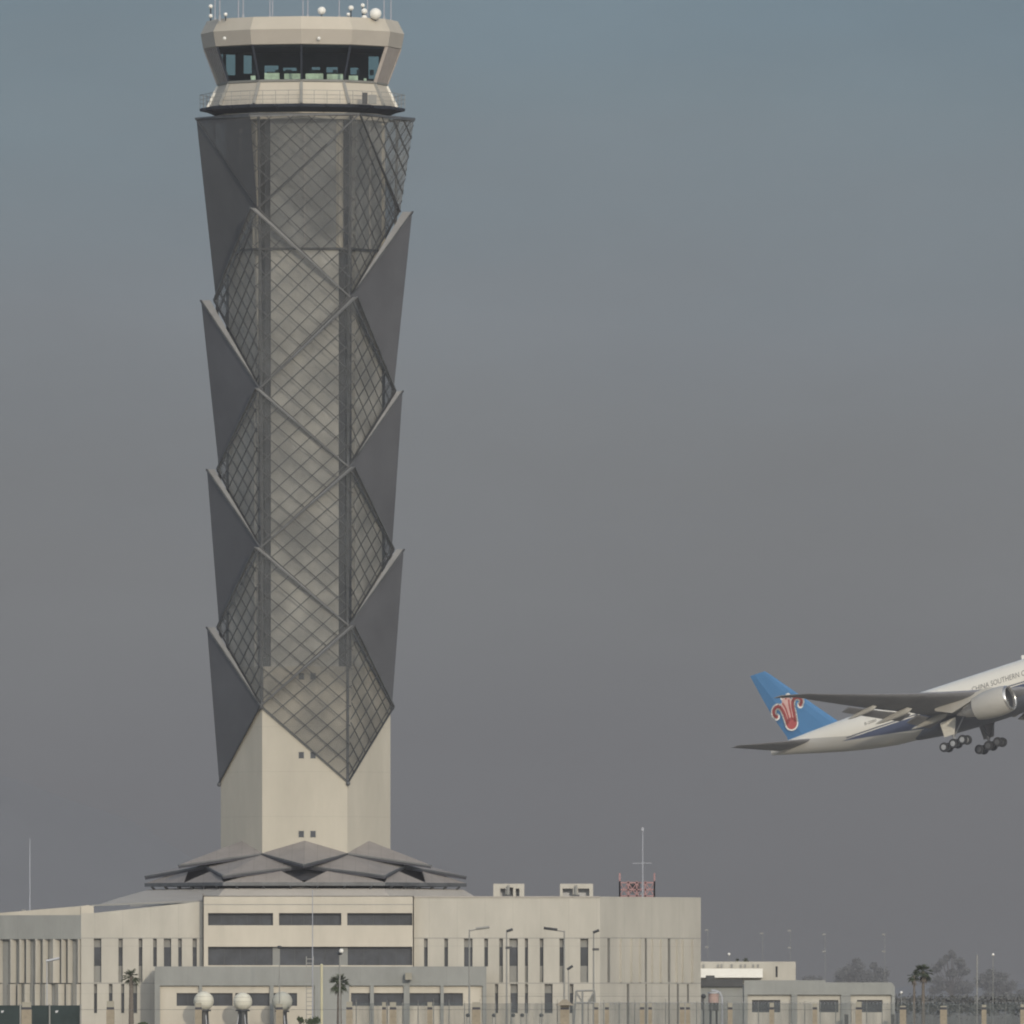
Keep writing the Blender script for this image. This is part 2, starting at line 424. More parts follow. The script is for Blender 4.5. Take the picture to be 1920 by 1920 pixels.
# cab floor, ceiling, rear blinds with the daylight gaps the photo shows, consoles
mb = MB(); mb.loft([r12(150, 161), r12(150, 156)], DARK); part(mb, 'cab_floor', tower)
mb = MB(); mb.loft([r12(178, 97), r12(181, 93)], DARK); part(mb, 'cab_ceiling', tower)
def cells(mb, P, x0, x1, y0, y1, holes, m, reveal=0., rm=None):
    """wall rectangle with rectangular holes; P(px,py,depth)->Vector"""
    xs = sorted(set([x0, x1] + [h[0] for h in holes] + [h[1] for h in holes])); ys = sorted(set([y0, y1] + [h[2] for h in holes] + [h[3] for h in holes]))
    xs = [x for x in xs if x0 <= x <= x1]; ys = [y for y in ys if y0 <= y <= y1]
    for a, b in zip(xs, xs[1:]):
        run = None
        for c, d in zip(ys, ys[1:]):
            mx, my = (a + b)/2, (c + d)/2
            if any(h[0] < mx < h[1] and h[2] < my < h[3] for h in holes):
                if run is not None: mb.poly([P(a, c, 0), P(b, c, 0), P(b, run, 0), P(a, run, 0)], m); run = None
            elif run is None: run = c
        if run is not None: mb.poly([P(a, y1, 0), P(b, y1, 0), P(b, run, 0), P(a, run, 0)], m)
    if reveal:
        for h in holes:
            a, b, c, d = h[:4]; rm = rm or m
            mb.poly([P(a, c, 0), P(a, d, 0), P(a, d, reveal), P(a, c, reveal)], rm)
            mb.poly([P(b, c, 0), P(b, d, 0), P(b, d, reveal), P(b, c, reveal)], rm)
            mb.poly([P(a, c, 0), P(b, c, 0), P(b, c, reveal), P(a, c, reveal)], rm)
            mb.poly([P(a, d, 0), P(b, d, 0), P(b, d, reveal), P(a, d, reveal)], rm)
holes = [(424, 441, 101, 141), (457, 472, 103, 138), (496, 522, 123, 137), (531, 556, 127, 133), (585, 600, 126, 131), (612, 633, 126, 136), (657, 672, 127, 140), (691, 710, 106, 148)]
mb = MB(); cells(mb, lambda x, y, d: at(x, y, 2.2 + d), 418, 716, 92, 157, holes, DARK); part(mb, 'rear_blind', tower)
for (a, b, y0, y1) in ((496, 524, 137, 151), (533, 564, 138, 151), (573, 606, 138, 151), (613, 643, 139, 151), (654, 671, 142, 153), (470, 479, 142, 150), (682, 687, 147, 153)):
    p = at(a, y1, -4.2); q = at(b, y0, -4.2)
    mb = MB(); mb.box(p.x, q.x, -4.3, -3.4, p.z - .4, q.z, CONS); mb.box(p.x + .2, q.x - .2, -4.0, -3.8, q.z + .003, q.z + .12, DARK)
    part(mb, 'console', tower)
for px, w in ((541, 7), (519, 4), (585, 5), (628, 5), (672, 4), (476, 5), (697, 5)):
    p = at(px, 139, -3.9); mb = MB()
    mb.box(p.x - w*S*.8, p.x + w*S*.8, -3.95, -3.8, p.z - .1, p.z + .38, DARK); part(mb, 'monitor', tower)
# fascia ring
mb = MB(); mb.loft([r12(182, 93), r12(186, 91.5), r12(191, 64), r12(179, 40), r12(172, 40), r12(168, 46)], CABL, caps=False)
o = part(mb, 'cab_fascia', tower)
lay = {0: CABL}
me = o.data
me.materials.append(CABW)
for p in me.polygons:
    if p.center.z < Z(64.5): p.material_index = 1
mb = MB(); mb.poly(r12(171, 45), ROOFP); part(mb, 'cab_roof', tower)
for px in (421, 598):
    p = at(px, 72, -188*S*.985); mb = MB(); mb.sphere(p, .16, WHITE, 8, 6); part(mb, 'fascia_lamp', tower)
# air handling box on the balcony, right of front
p = at(687, 200, -7.6); mb = MB(); mb.box(p.x - .35, p.x + .1, -7.9, -7.4, Z(203), Z(182), BARM); mb.box(p.x + .15, p.x + .9, -7.8, -7.4, Z(203), Z(186), SPAN)
part(mb, 'equipment_cabinet', tower)

# canopy at the foot ---------------------------------------------------
def pc(deg, r, py, dz=0.): a = math.radians(deg); return Vector((TX + r*S*math.cos(a), r*S*math.sin(a), Z(py) + dz))
def petal(top, s1, s2, tip, th=.3):
    mb = MB(); dn = Vector((0, 0, -th))
    P = [top, s1, tip, s2]; c = (s1 + s2)/2
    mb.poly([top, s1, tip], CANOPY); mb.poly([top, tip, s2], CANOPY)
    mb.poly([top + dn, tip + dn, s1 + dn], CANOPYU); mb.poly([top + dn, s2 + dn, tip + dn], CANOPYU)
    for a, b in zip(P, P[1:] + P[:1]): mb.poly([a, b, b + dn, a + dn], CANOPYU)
    bar(mb, s1, tip, Vector((0, 0, -1)), EDGE, .16, .12); bar(mb, s2, tip, Vector((0, 0, -1)), EDGE, .16, .12)
    return part(mb, 'canopy_petal', tower)
for k in range(6):
    dface = 30 + 60*k; dcor = 60*k
    petal(pc(dface, 134, 1576), pc(dface - 30, 160, 1601), pc(dface + 30, 160, 1601), pc(dface, 272, 1623))
    petal(pc(dcor, 160, 1604), pc(dcor - 30, 215, 1624), pc(dcor + 30, 215, 1624), pc(dcor, 301, 1643))
# outer ring: two raised triangles per side between the corners of a hexagonal fascia
FR, FY = 301, 1656
for k in range(6):
    A, B = 60*k, 60*k + 60; mid = A + 30
    rm = FR*math.cos(PI/6)
    for (c0, c1, dq) in ((pc(A, FR, FY), pc(mid, rm, FY), 16), (pc(mid, rm, FY), pc(B, FR, FY), 44)):
        ap = pc(A + dq, 226, 1629)
        mb = MB(); mb.poly([c0, c1, ap], CANOPY)
        mb.poly([c0 - Vector((0, 0, .1)), c1 - Vector((0, 0, .1)), pc(A + dq, 180, 1650)], CANOPYU)
        part(mb, 'canopy_skirt', tower)
    mb = MB(); a, b = pc(A, FR + 1, 1656), pc(B, FR + 1, 1656)
    mb.loft([[a, b, pc(B, FR - 8, 1656), pc(A, FR - 8, 1656)], [p - Vector((0, 0, .30)) for p in (a, b, pc(B, FR - 8, 1656), pc(A, FR - 8, 1656))]], EDGE)
    part(mb, 'canopy_beam', tower)
    for q in range(6):
        t = (q + .5)/6; p = a.lerp(b, t) - Vector((0, 0, .3)); c = Vector((TX, 0, 0)); dr = Vector((p.x - TX, p.y, 0)).normalized()
        mb = MB(); mb.tube(p, p + dr*(-.9) - Vector((0, 0, .75)), .11, BARM, 4); part(mb, 'canopy_strut', tower)
mb = MB(); mb.loft([ring(262, 6, Z(1652)), ring(215, 6, Z(1628)), ring(165, 6, Z(1606))], CANOPYU); part(mb, 'canopy_core', tower)  # dark backing, carries the shade of the petal gaps in its colour
# pale drum roof under the canopy
mb = MB(); mb.loft([ring(330, 6, Z(1700)), ring(322, 6, Z(1684)), ring(296, 6, Z(1668)), ring(200, 6, Z(1664))], ROOFP); part(mb, 'drum_roof', tower)

# rooftop aerials on the cab (each a thing of its own)
RZ = Z(45)
whips = [(403, -1), (412, -5), (447, 3), (456, -6), (506, -4), (511, 4), (568, 2), (577, -6), (636, -5), (689, 5), (720, -3), (733, 2)]
names = ['leftmost whip aerial at the cab roof edge', 'second whip aerial from the left on the cab roof', 'third whip aerial from the left on the cab roof',
 'fourth whip aerial from the left on the cab roof', 'fifth whip aerial from the left, above the left fascia joint', 'short raised rod aerial close beside the fifth whip',
 'faint rear whip aerial just left of the cab roof middle', 'whip aerial at the middle of the cab roof', 'whip aerial between the round drum and the twin globes',
 'whip aerial between the stacked globes and the large dish', 'whip aerial just right of the large white dish', 'rightmost whip aerial at the cab roof edge']
for (px, y), nm in zip(whips, names):
    b = Vector((at(px, 40, y).x, y, RZ)); mb = MB()
    t = thing('whip_antenna', 'thin pale grey ' + nm, 'antenna', b, 'whip aerials on the cab roof')
    mb.tube(b, b + Vector((0, 0, 4.6)), .06, ROD, 6, .045); part(mb, 'rod', t)
    mb = MB(); mb.tube(b, b + Vector((0, 0, .5)), .1, PALE, 6); part(mb, 'base', t)
globes = [(395, 12, 3.6, 'small white globe aerial at the left edge, upper of two'), (395, 30, 3.4, 'small white globe aerial at the left edge, lower of two, on the parapet'),
 (423, 27, 3.2, 'bright white little aerial head just right of the left edge globes'),
 (603, 20, 7, 'round white drum aerial right of the cab roof middle'), (658, 15, 4.6, 'white globe aerial, upper of a pair between drum and dish'), (653, 27, 3.2, 'tiny pale globe aerial, lower of a pair between drum and dish'),
 (680, 10, 3.6, 'topmost of three stacked globe aerials'), (683, 21, 5, 'middle one of three stacked globe aerials'), (683, 33, 4.6, 'lowest of three stacked globe aerials'),
 (704, 26, 10, 'large round white dish aerial on the right of the cab roof')]
for px, py, r, nm in globes:
    y = -5.5; p = at(px, py, y); b = Vector((p.x, y, RZ))
    t = thing('radome_antenna', nm, 'antenna', b, 'round white aerials on the cab roof')
    mb = MB(); mb.sphere(p, r*S*1.15, WHITE, 14, 10, .95); mb.tube(p + Vector((0, .05, 0)), p + Vector((0, r*S*.8, 0)), r*S*.7, PALE, 10); part(mb, 'radome', t, True)
    mb = MB(); mb.tube(b + Vector((0, .2, 0)), p + Vector((0, .2, -r*S*.5)), .06, BARM, 5); part(mb, 'stand', t)

# ------------------------------------------------------------------ the operations building
bld = thing('operations_building', 'long cream airport operations building with slot windows around the foot of the tower', 'building', (xx(600), -20, 0))
YF = -20.
class Wall:
    def __init__(s, px0, Y0, px1, Y1):
        s.a = Vector((xx(px0, Y0), Y0, 0)); s.b = Vector((xx(px1, Y1), Y1, 0)); s.d = (s.b - s.a).normalized(); s.n = Vector((s.d.y, -s.d.x, 0)); s.Ym = (Y0 + Y1)/2
    def __call__(s, px, py, dep=0.):
        k = (px - 960)*S/D            # ray x = k*(Y+D)
        # a + t d : x = k (y + D)
        t = (k*(s.a.y + D) - s.a.x)/(s.d.x - k*s.d.y); p = s.a + s.d*t
        return Vector((p.x, p.y, zz(py, s.Ym))) - s.n*dep
def window(parent, W, x0, x1, y0, y1, dep, kind='glass', mull=0, pane=None):
    mb = MB(); nm = 'window'
    if pane is None:
        mb.poly([W(x0, y1, dep), W(x1, y1, dep), W(x1, y0, dep), W(x0, y0, dep)], GLASS)
    else:
        a, b = pane
        mb.poly([W(x0, y1, dep + .09), W(x1, y1, dep + .09), W(x1, y0, dep + .09), W(x0, y0, dep + .09)], SPAN)
    o = part(mb, nm, parent)
    if pane is not None:
        a, b = pane; mp = MB(); mp.poly([W(x0 + .5, b, dep + .08), W(x1 - .5, b, dep + .08), W(x1 - .5, a, dep + .08), W(x0 + .5, a, dep + .08)], GLASS)
        part(mp, 'pane', o)
    if mull:
        mm = MB()
        mm.faces([W(x0, y0 + .8, dep - .05), W(x1, y0 + .8, dep - .05), W(x1, y0, dep - .05), W(x0, y0, dep - .05)], [(0, 1, 2, 3)], BARM)
        for i in range(1, mull):
            x = x0 + (x1 - x0)*i/mull; w = .5
            mm.faces([W(x - w, y1, dep - .05), W(x + w, y1, dep - .05), W(x + w, y0, dep - .05), W(x - w, y0, dep - .05)], [(0, 1, 2, 3)], BARM)
        part(mm, 'mullion', o)
    return o
GYP = 1945       # row of the ground line at the building
# left and right wings on the main front
Wm = Wall(150, YF, 1125, YF)
slotL = [(176, 190, 'w'), (222, 230, ''), (260, 267, ''), (287, 294, ''), (307, 321, 'w'), (334, 341, ''), (361, 369, '')]
lowL = [(176, 182), (204, 211), (227, 233), (249, 257)]
slotR = [(795, 802), (833, 840), (870, 886), (908, 915), (936, 943), (955, 971), (984, 990), (1012, 1019), (1049, 1057), (1088, 1103)]
lowR = [(928, 934), (957, 971), (984, 990), (1021, 1036), (1068, 1075)]
def wing(x0, x1, ytop, slots, lows, nm):
    hs = []
    for s_ in slots:
        a, b = s_[:2]; yb = 1842 if not (287 <= a <= 400 or 790 < a < 915) else 1812
        hs.append((a, b, 1760, yb, (1776, 1811 if yb > 1830 else 1812)))
    for a, b in lows: hs.append((a, b, 1845, 1900, (1862, 1899)))
    mb = MB(); cells(mb, Wm, x0, x1, ytop, GYP, hs, WALLP, .35, SPAN)
    part(mb, nm, bld)
    for a, b, c, d, pane in hs: window(bld, Wm, a, b, c, d, .33, pane=pane)
wing(152, 380, 1712, slotL, lowL, 'left_wing_wall')
wing(775, 1125, 1682, slotR, lowR, 'right_wing_wall')
# sloping parapet of the left wing
mb = MB(); mb.poly([Wm(152, 1712), Wm(380, 1712), Wm(380, 1690), Wm(176, 1712)], WALLP)
mb.poly([Wm(152, 1712), Wm(176, 1712), Wm(176, 1699), Wm(165, 1697), Wm(152, 1699)], WHITEP); part(mb, 'left_wing_parapet', bld)
mb = MB(); mb.box(xx(152, YF), xx(380, YF), YF + .8, 26, 0, zz(1714, YF), WALLP); part(mb, 'left_wing_body', bld)
mb = MB(); a = [Wm(172, 1700, .3), Wm(380, 1692, .3)]
q = [at(272, 1670, -6), at(380, 1668, -6), at(225, 1683, -12)]
mb.poly([a[0], a[1], q[1], q[0], q[2]], ROOFP); mb.tube(a[0] + Vector((0, -.1, .1)), a[1] + Vector((0, -.1, .1)), .1, SPAN, 4)
part(mb, 'left_wing_roof', bld)
mb = MB(); mb.box(xx(776, YF), xx(1124, YF), YF + .8, 26, 0, zz(1683, YF), WALLP); mb.box(xx(775, YF), xx(1125, YF), YF - .06, YF + .5, zz(1683, YF), zz(1680.5, YF), ROOFP)
part(mb, 'right_wing_body', bld)
# faint horizontal joints at 1760 and 1843
for y in (1759, 1843.5):
    for x0, x1 in ((152, 380), (775, 1125)):
        mb = MB(); p = Wm(x0, y); q = Wm(x1, y); mb.box(p.x, q.x, YF - .012, YF + .0, p.z - .03, p.z + .03, SPAN); part(mb, 'panel_joint', bld)
# central block, a little proud
YC = -21.1; Wc = Wall(380, YC, 776, YC)
hc = [(390, 512, 1712, 1735), (523, 640, 1712, 1735), (651, 773, 1712, 1735), (390, 773, 1775, 1810)]
mb = MB(); cells(mb, Wc, 380, 776, 1680, GYP, hc, WHITEP, .7, WALL); part(mb, 'central_wall', bld)
for a, b, c, d in hc[:3]: window(bld, Wc, a, b, c, d, .65, mull=5)
for a, b in ((390, 511), (524, 638), (652, 773)): window(bld, Wc, a, b, 1775, 1810, .65, mull=4)
for a, b in ((511, 524), (638, 652)):
    mb = MB(); p = Wc(a, 1810); q = Wc(b, 1775); mb.box(p.x, q.x, YC + .45, YC + .75, p.z, q.z, GREYP); part(mb, 'window_pier', bld)
mb = MB(); mb.box(xx(381, YC), xx(775, YC), YC + 1.0, 20, 0, zz(1681, YC), WALL)
for a, b in ((380, 382), (774, 776)): mb.box(xx(a, YC), xx(b, YC), YC, YC + 3.2, 0, zz(1681, YC), WALL)
mb.box(xx(380, YC), xx(776, YC), YC, YC + 1.1, zz(1681, YC), zz(1680, YC), ROOFP)
part(mb, 'central_body', bld)
for y in (1696,):
    mb = MB(); p = Wc(380, y); q = Wc(776, y); mb.box(p.x, q.x, YC - .012, YC, p.z - .03, p.z + .03, SPAN); part(mb, 'panel_joint', bld)
# low entrance block in front
YP = -25.; Wp = Wall(290, YP, 912, YP)
mb = MB(); cells(mb, Wp, 290, 912, 1812, 1848, [], GREYW)
for a, b in ((290, 300), (373, 379), (506, 513), (590, 655), (694, 701), (757, 768), (826, 832), (905, 912)):
    mb.poly([Wp(a, GYP), Wp(b, GYP), Wp(b, 1848), Wp(a, 1848)], GREYW)
    for e in (a, b): mb.poly([Wp(e, GYP), Wp(e, GYP, .35), Wp(e, 1848, .35), Wp(e, 1848)], GREYP)
mb.poly([Wp(290, 1848), Wp(912, 1848), Wp(912, 1848, .35), Wp(290, 1848, .35)], GREYP)
mb.box(xx(290, YP), xx(912, YP), YP + .01, YC, zz(1813, YP) - .3, zz(1812, YP), ROOFP)
part(mb, 'entrance_frame', bld)
bays = [(300, 373, [(331, 373)]), (379, 506, [(379, 436), (441, 505)]), (513, 590, [(513, 557)]), (655, 694, [(658, 694)]), (701, 757, [(701, 757)]), (768, 826, [(768, 826)]), (832, 905, [(832, 868)])]
for a, b, ws in bays:
    mb = MB(); hs = [(p, q, 1862, 1886) for p, q in ws]
    cells(mb, lambda x, y, d: Wp(x, y, .3 + d), a, b, 1848, GYP, hs, WHITEP, .3, WALL); part(mb, 'bay_wall', bld)
    for p, q in ws: window(bld, Wp, p, q, 1862, 1886, .6, mull=2)
mb = MB(); mb.box(xx(291, YP), xx(911, YP), YP + 1.0, YC - .02, 0, zz(1815, YP), GREYP); part(mb, 'entrance_body', bld)
# right end, turned away, with irregular blades
Wr = Wall(1125, YF, 1314, YF + 13)
dk = [(1139, 1144, 3), (1209, 1213, 3), (1252, 1257, 3)]
thin = [1163, 1183, 1199, 1222, 1238, 1268, 1279, 1297]
lowt = [(1175, 1180), (1210, 1213), (1253, 1256), (1269, 1273), (1288, 1292)]
hs = [(a, b, 1760, 1842) for a, b, _ in dk] + [(a, b, 1845, GYP - 5) for a, b in lowt]
mb = MB(); cells(mb, Wr, 1125, 1314, 1682, GYP, hs, WALLP, .5, SPAN); part(mb, 'right_end_wall', bld)
for a, b, c, d in hs: window(bld, Wr, a, b, c, d, .45, pane=(c + (16 if c < 1800 else 18), d - 30 if c < 1800 else d - 20))
for x in thin:
    mb = MB(); u = Wr.d*.05; p, q = Wr(x, 1842), Wr(x, 1760); o_ = Wr.n*.22
    mb.loft([[p - u, p + u, p + u + o_, p - u + o_], [q - u, q + u, q + u + o_, q - u + o_]], WALLP); part(mb, 'blade', bld)
for y in (1759, 1843.5):
    mb = MB(); p, q = Wr(1125, y), Wr(1314, y); o_ = Wr.n*.012; h = Vector((0, 0, .03))
    mb.poly([p - h + o_, q - h + o_, q + h + o_, p + h + o_], SPAN); part(mb, 'panel_joint', bld)
mb = MB(); A, B = Wr(1126, 1683, .8), Wr(1313, 1683, .8)
base = [A, B, B + Vector((0, 22, 0)), Vector((A.x, 26, A.z))]
mb.loft([[Vector((v.x, v.y, 0)) for v in base], base], WALLP)
e0, e1 = Wr(1314, 1682), Wr(1314, 1682) + Vector((0, 24, 0)); mb.poly([(e0.x, e0.y, 0), (e1.x, e1.y, 0), e1, e0], WALLP)
mb.poly([Wr(1125, 1682), Wr(1314, 1682), e1, (A.x, 26, A.z + .05)], ROOFP)
part(mb, 'right_end_body', bld)
# left end, turned away, with tall folded blades
Wl = Wall(-80, YF + 4.5, 152, YF)
mb = MB(); cells(mb, Wl, -80, 152, 1716, 1761, [], GREYW); part(mb, 'left_end_band', bld)
mb = MB(); cells(mb, lambda x, y, d: Wl(x, y, .55 + d), -80, 152, 1758, GYP, [], GREYP); part(mb, 'left_end_recess', bld)
mb = MB(); mb.poly([Wl(-80, 1716, .2), Wl(152, 1716, .2), Wl(152, 1699, .2), Wl(-80, 1718, .2)], WHITEP); part(mb, 'left_end_parapet', bld)
mb = MB(); A, B = Wl(-80, 1717, .8), Wl(152, 1717, .8); base = [A, B, Vector((B.x, 26, B.z)), Vector((A.x, 30, A.z))]
mb.loft([[Vector((v.x, v.y, 0)) for v in base], base], WALLP); part(mb, 'left_end_body', bld)
x = -78; random.seed(3)
rows = [(1761, 1843, [(-80, 5), (12, 26), (30, 42), (45, 53), (60, 72), (74, 86), (88, 108), (110, 120), (122, 132), (139, 152)]),
        (1845, GYP, [(-80, 6), (10, 26), (30, 36), (39, 52), (59, 71), (74, 93), (99, 117), (119, 129), (133, 152)])]
for (y0, y1, cols) in rows:
    for (a, b) in cols:
        if a < 0: cols2 = [(q, q + 11) for q in range(-80, 0, 14)]
        else: cols2 = [(a, b)]
        for (a_, b_) in cols2:
            w = b_ - a_; pl = Wl(a_, y1, .45), Wl(b_ - w*.38, y1, -.10), Wl(b_, y1, .45)
            pu = Wl(a_, y0, .45), Wl(b_ - w*.38, y0, -.10), Wl(b_, y0, .45)
            mb = MB(); mb.loft([list(pl), list(pu)], WALLP); part(mb, 'blade', bld)

# rooftop plant
def roofbox(x0, x1, y0, y1, holes, label):
    Y = -8.; b = at((x0 + x1)/2, y1, Y)
    t = thing('rooftop_plant_unit', label, 'rooftop unit', b, 'open plant frames on the roof')
    mb = MB(); cells(mb, lambda x, y, d: at(x, y, Y + d*1), x0, x1, y0, y1 + 4, holes, WALLP, .6); mb.poly([at(x0, y0, Y), at(x1, y0, Y), at(x1, y0, Y) + Vector((0, 3, 0)), at(x0, y0, Y) + Vector((0, 3, 0))], ROOFP)
    for e in (x0, x1): mb.poly([at(e, y0, Y), at(e, y1 + 4, Y), at(e, y1 + 4, Y) + Vector((0, 3, 0)), at(e, y0, Y) + Vector((0, 3, 0))], WALLP)
    part(mb, 'frame', t)
    mb = MB(); mb.poly([at(x0, y1 + 4, Y + 1.1), at(x1, y1 + 4, Y + 1.1), at(x1, y0, Y + 1.1), at(x0, y0, Y + 1.1)], PALE); part(mb, 'back_panel', t)
    xm = (x0 + x1)/2; p = at(xm - 1, y1 + 3, Y - .4); mb = MB(); mb.tube(p, at(xm - 1, y0 + 3, Y - .4), .12, SPAN, 6); mb.box(p.x - .3, p.x + .3, Y - .7, Y - .2, p.z, p.z + .35, BARM); part(mb, 'duct', t)
roofbox(925, 983, 1657, 1682, [(938, 948, 1666, 1682), (953, 962, 1664, 1682), (967, 974, 1666, 1682)], 'square cream plant frame on the roof nearest the canopy, with three openings')
roofbox(1050, 1112, 1657, 1682, [(1055, 1074, 1666, 1680), (1084, 1105, 1666, 1680)], 'wider cream plant frame on the roof with two grey openings')

# red lattice stage and its mast, beyond the building
YR = 60.
t = thing('lattice_platform', 'hazy red steel lattice platform seen above the roof at its right end', 'lattice structure', at(1194, 1690, YR))
mb = MB(); xs = [1162, 1178, 1194, 1210, 1227]
def leg(px, yy, top=1636): mb.tube(at(px, 1710, YR + yy), at(px, top, YR + yy), .10, REDST, 4)
for yy in (0, 3.2):
    for x in xs: leg(x, yy, 1652)
    for x in (1162, 1227): leg(x, yy, 1637)
    for y in (1655, 1668, 1680): mb.tube(at(1162, y, YR + yy), at(1227, y, YR + yy), .10, REDST, 4)
    for a, b in zip(xs, xs[1:]):
        mb.tube(at(a, 1655, YR + yy), at(b, 1680, YR + yy), .06, REDST, 4); mb.tube(at(b, 1655, YR + yy), at(a, 1680, YR + yy), .06, REDST, 4)
for x in xs:
    for y in (1655, 1680): mb.tube(at(x, y, YR), at(x, y, YR + 3.2), .08, REDST, 4)
part(mb, 'lattice_frame', t)
mb = MB(); mb.tube(at(1178, 1672, YR + 1), at(1205, 1678, YR + 1), .12, PALE, 4); part(mb, 'pale_rail', t)
mb = MB(); p = at(1188, 1672, YR + 1.5); mb.box(p.x - .6, p.x + .6, YR + 1, YR + 2, p.z, p.z + .9, BARM); part(mb, 'equipment_box', t)
t = thing('lattice_mast', 'slim pale mast rising through the red lattice platform', 'mast', at(1205, 1700, YR - 1))
mb = MB(); mb.tube(at(1205, 1700, YR - 1), at(1205, 1552, YR - 1), .09, ROD, 6, .045)
mb.tube(at(1186, 1619, YR - 1), at(1222, 1618, YR - 1), .04, ROD, 4); part(mb, 'mast_tube', t)
mb = MB(); mb.box(at(1205, 1554, YR - 1).x - .1, at(1205, 1554, YR - 1).x + .1, YR - 1.1, YR - .9, zz(1558, YR - 1), zz(1551, YR - 1), ROD); part(mb, 'beacon', t)
mb = MB(); mb.tube(at(56, 1716, -5), at(56, 1572, -5), .06, ROD, 6, .035)
tag(mb.build('mast'), 'thin pale mast standing on the far left wing roof', 'mast')
for px, lb in ((44, 'small grey roof vent left of the thin left mast'), (75, 'small grey roof vent right of the thin left mast')):
    p = at(px, 1716, -13); mb = MB(); mb.tube(p - Vector((0, 0, .3)), p + Vector((0, 0, .35)), .1, SPAN, 6); mb.tube(p + Vector((0, 0, .3)), p + Vector((0, 0, .5)), .2, SPAN, 6)
    tag(mb.build('roof_vent'), lb, 'vent', 'vents on the left roof')

# ------------------------------------------------------------------ far right small buildings
def gz(Y): return HOR + ZC/(S*(Y + D)/D)
t = thing('cargo_shed', 'low cream building with a bright white lower band, right of the operations building', 'building', at(1403, gz(140), 140))
W2 = Wall(1300, 140, 1492, 140); mb = MB(); cells(mb, W2, 1300, 1492, 1803, 1938, [(1454, 1458, 1812, 1832)], WALLP, .4, SPAN)
mb.poly([W2(1300, 1803), W2(1492, 1803), W2(1492, 1803) + Vector((0, 15, 0)), W2(1300, 1803) + Vector((0, 15, 0))], ROOFP)
e = W2(1492, 1803); mb.poly([(e.x, e.y, 0), (e.x, e.y + 15, 0), e + Vector((0, 15, 0)), e], WALLP); mb.poly([W2(1454, 1812, .4), W2(1458, 1812, .4), W2(1458, 1832, .4), W2(1454, 1832, .4)], GLASS); part(mb, 'wall', t)
mb = MB(); mb.box(xx(1300, 139), xx(1430, 139), 138.2, 139.9, zz(1833, 139), zz(1816, 139), WHITE); part(mb, 'white_fascia', t)
mb = MB()
for px in (1318, 1345, 1352, 1371, 1388, 1396, 1411, 1420): mb.box(xx(px, 140), xx(px + 3, 140), 139.8, 139.95, zz(1814, 140), zz(1808, 140), SPAN)
part(mb, 'vent_slots', t)
mb = MB(); Yq = 60.; mb.box(xx(1300, Yq), xx(1393, Yq), Yq, Yq + 8, zz(1850, Yq), zz(1836, Yq), BARM); mb.box(xx(1300, Yq), xx(1402, Yq), Yq + .3, Yq + 8, 0, zz(1850, Yq), GREYW); mb.box(xx(1324, Yq), xx(1340, Yq), Yq + .5, Yq + 3, zz(1836, Yq), zz(1829, Yq), BARM)
tag(mb.build('annex'), 'grey annex with dark roof edge between the two right hand buildings', 'building')
YG = -50.
t = thing('gatehouse', 'flat grey gatehouse with three cream bays and dark windows on the right', 'building', at(1536, gz(YG), YG))
W3 = Wall(1395, YG, 1678, YG); G3 = 1948
mb = MB(); cells(mb, W3, 1395, 1548, 1838, 1865, [], GREYW); cells(mb, W3, 1548, 1672, 1842, 1865, [], GREYW)
mb.poly([W3(1672, 1865), W3(1678, 1865), W3(1678, 1850), W3(1672, 1842)], GREYW)
for a, b in ((1395, 1402), (1484, 1495), (1577, 1595), (1672, 1678)):
    mb.poly([W3(a, G3), W3(b, G3), W3(b, 1865), W3(a, 1865)], GREYW)
    for e in (a, b): mb.poly([W3(e, G3), W3(e, G3, .35), W3(e, 1865, .35), W3(e, 1865)], GREYP)
mb.poly([W3(1395, 1865), W3(1678, 1865), W3(1678, 1865, .35), W3(1395, 1865, .35)], GREYP)
mb.box(xx(1396, YG), xx(1671, YG), YG + .6, YG + 12, 0, zz(1845, YG), GREYW); part(mb, 'frame_wall', t)
for a, b, p, q in ((1402, 1484, 1410, 1463), (1495, 1577, 1536, 1572), (1595, 1672, 1607, 1655)):
    mb = MB(); cells(mb, lambda x, y, d: W3(x, y, .3 + d), a, b, 1865, G3, [(p, q, 1875, 1898)], WALLP, .25, SPAN); part(mb, 'bay_wall', t)
    window(t, W3, p, q, 1875, 1898, .52, mull=3)
for px, w in ((1587, 7), (1674, 6)):
    p = at(px, 1925, YG - 2); mb = MB(); mb.box(p.x - w*S*.5, p.x + w*S*.5, YG - 2.2, YG - 1.6, 0, zz(1902, YG - 2), BARM); mb.box(p.x - w*S*.6, p.x + w*S*.6, YG - 2.25, YG - 1.55, zz(1902, YG - 2) + .003, zz(1901, YG - 2), SPAN)
    tag(mb.build('cabinet'), 'dark upright cabinet at the %s of the gatehouse' % ('second pier' if px < 1600 else 'right corner'), 'cabinet', 'dark cabinets at the gatehouse')

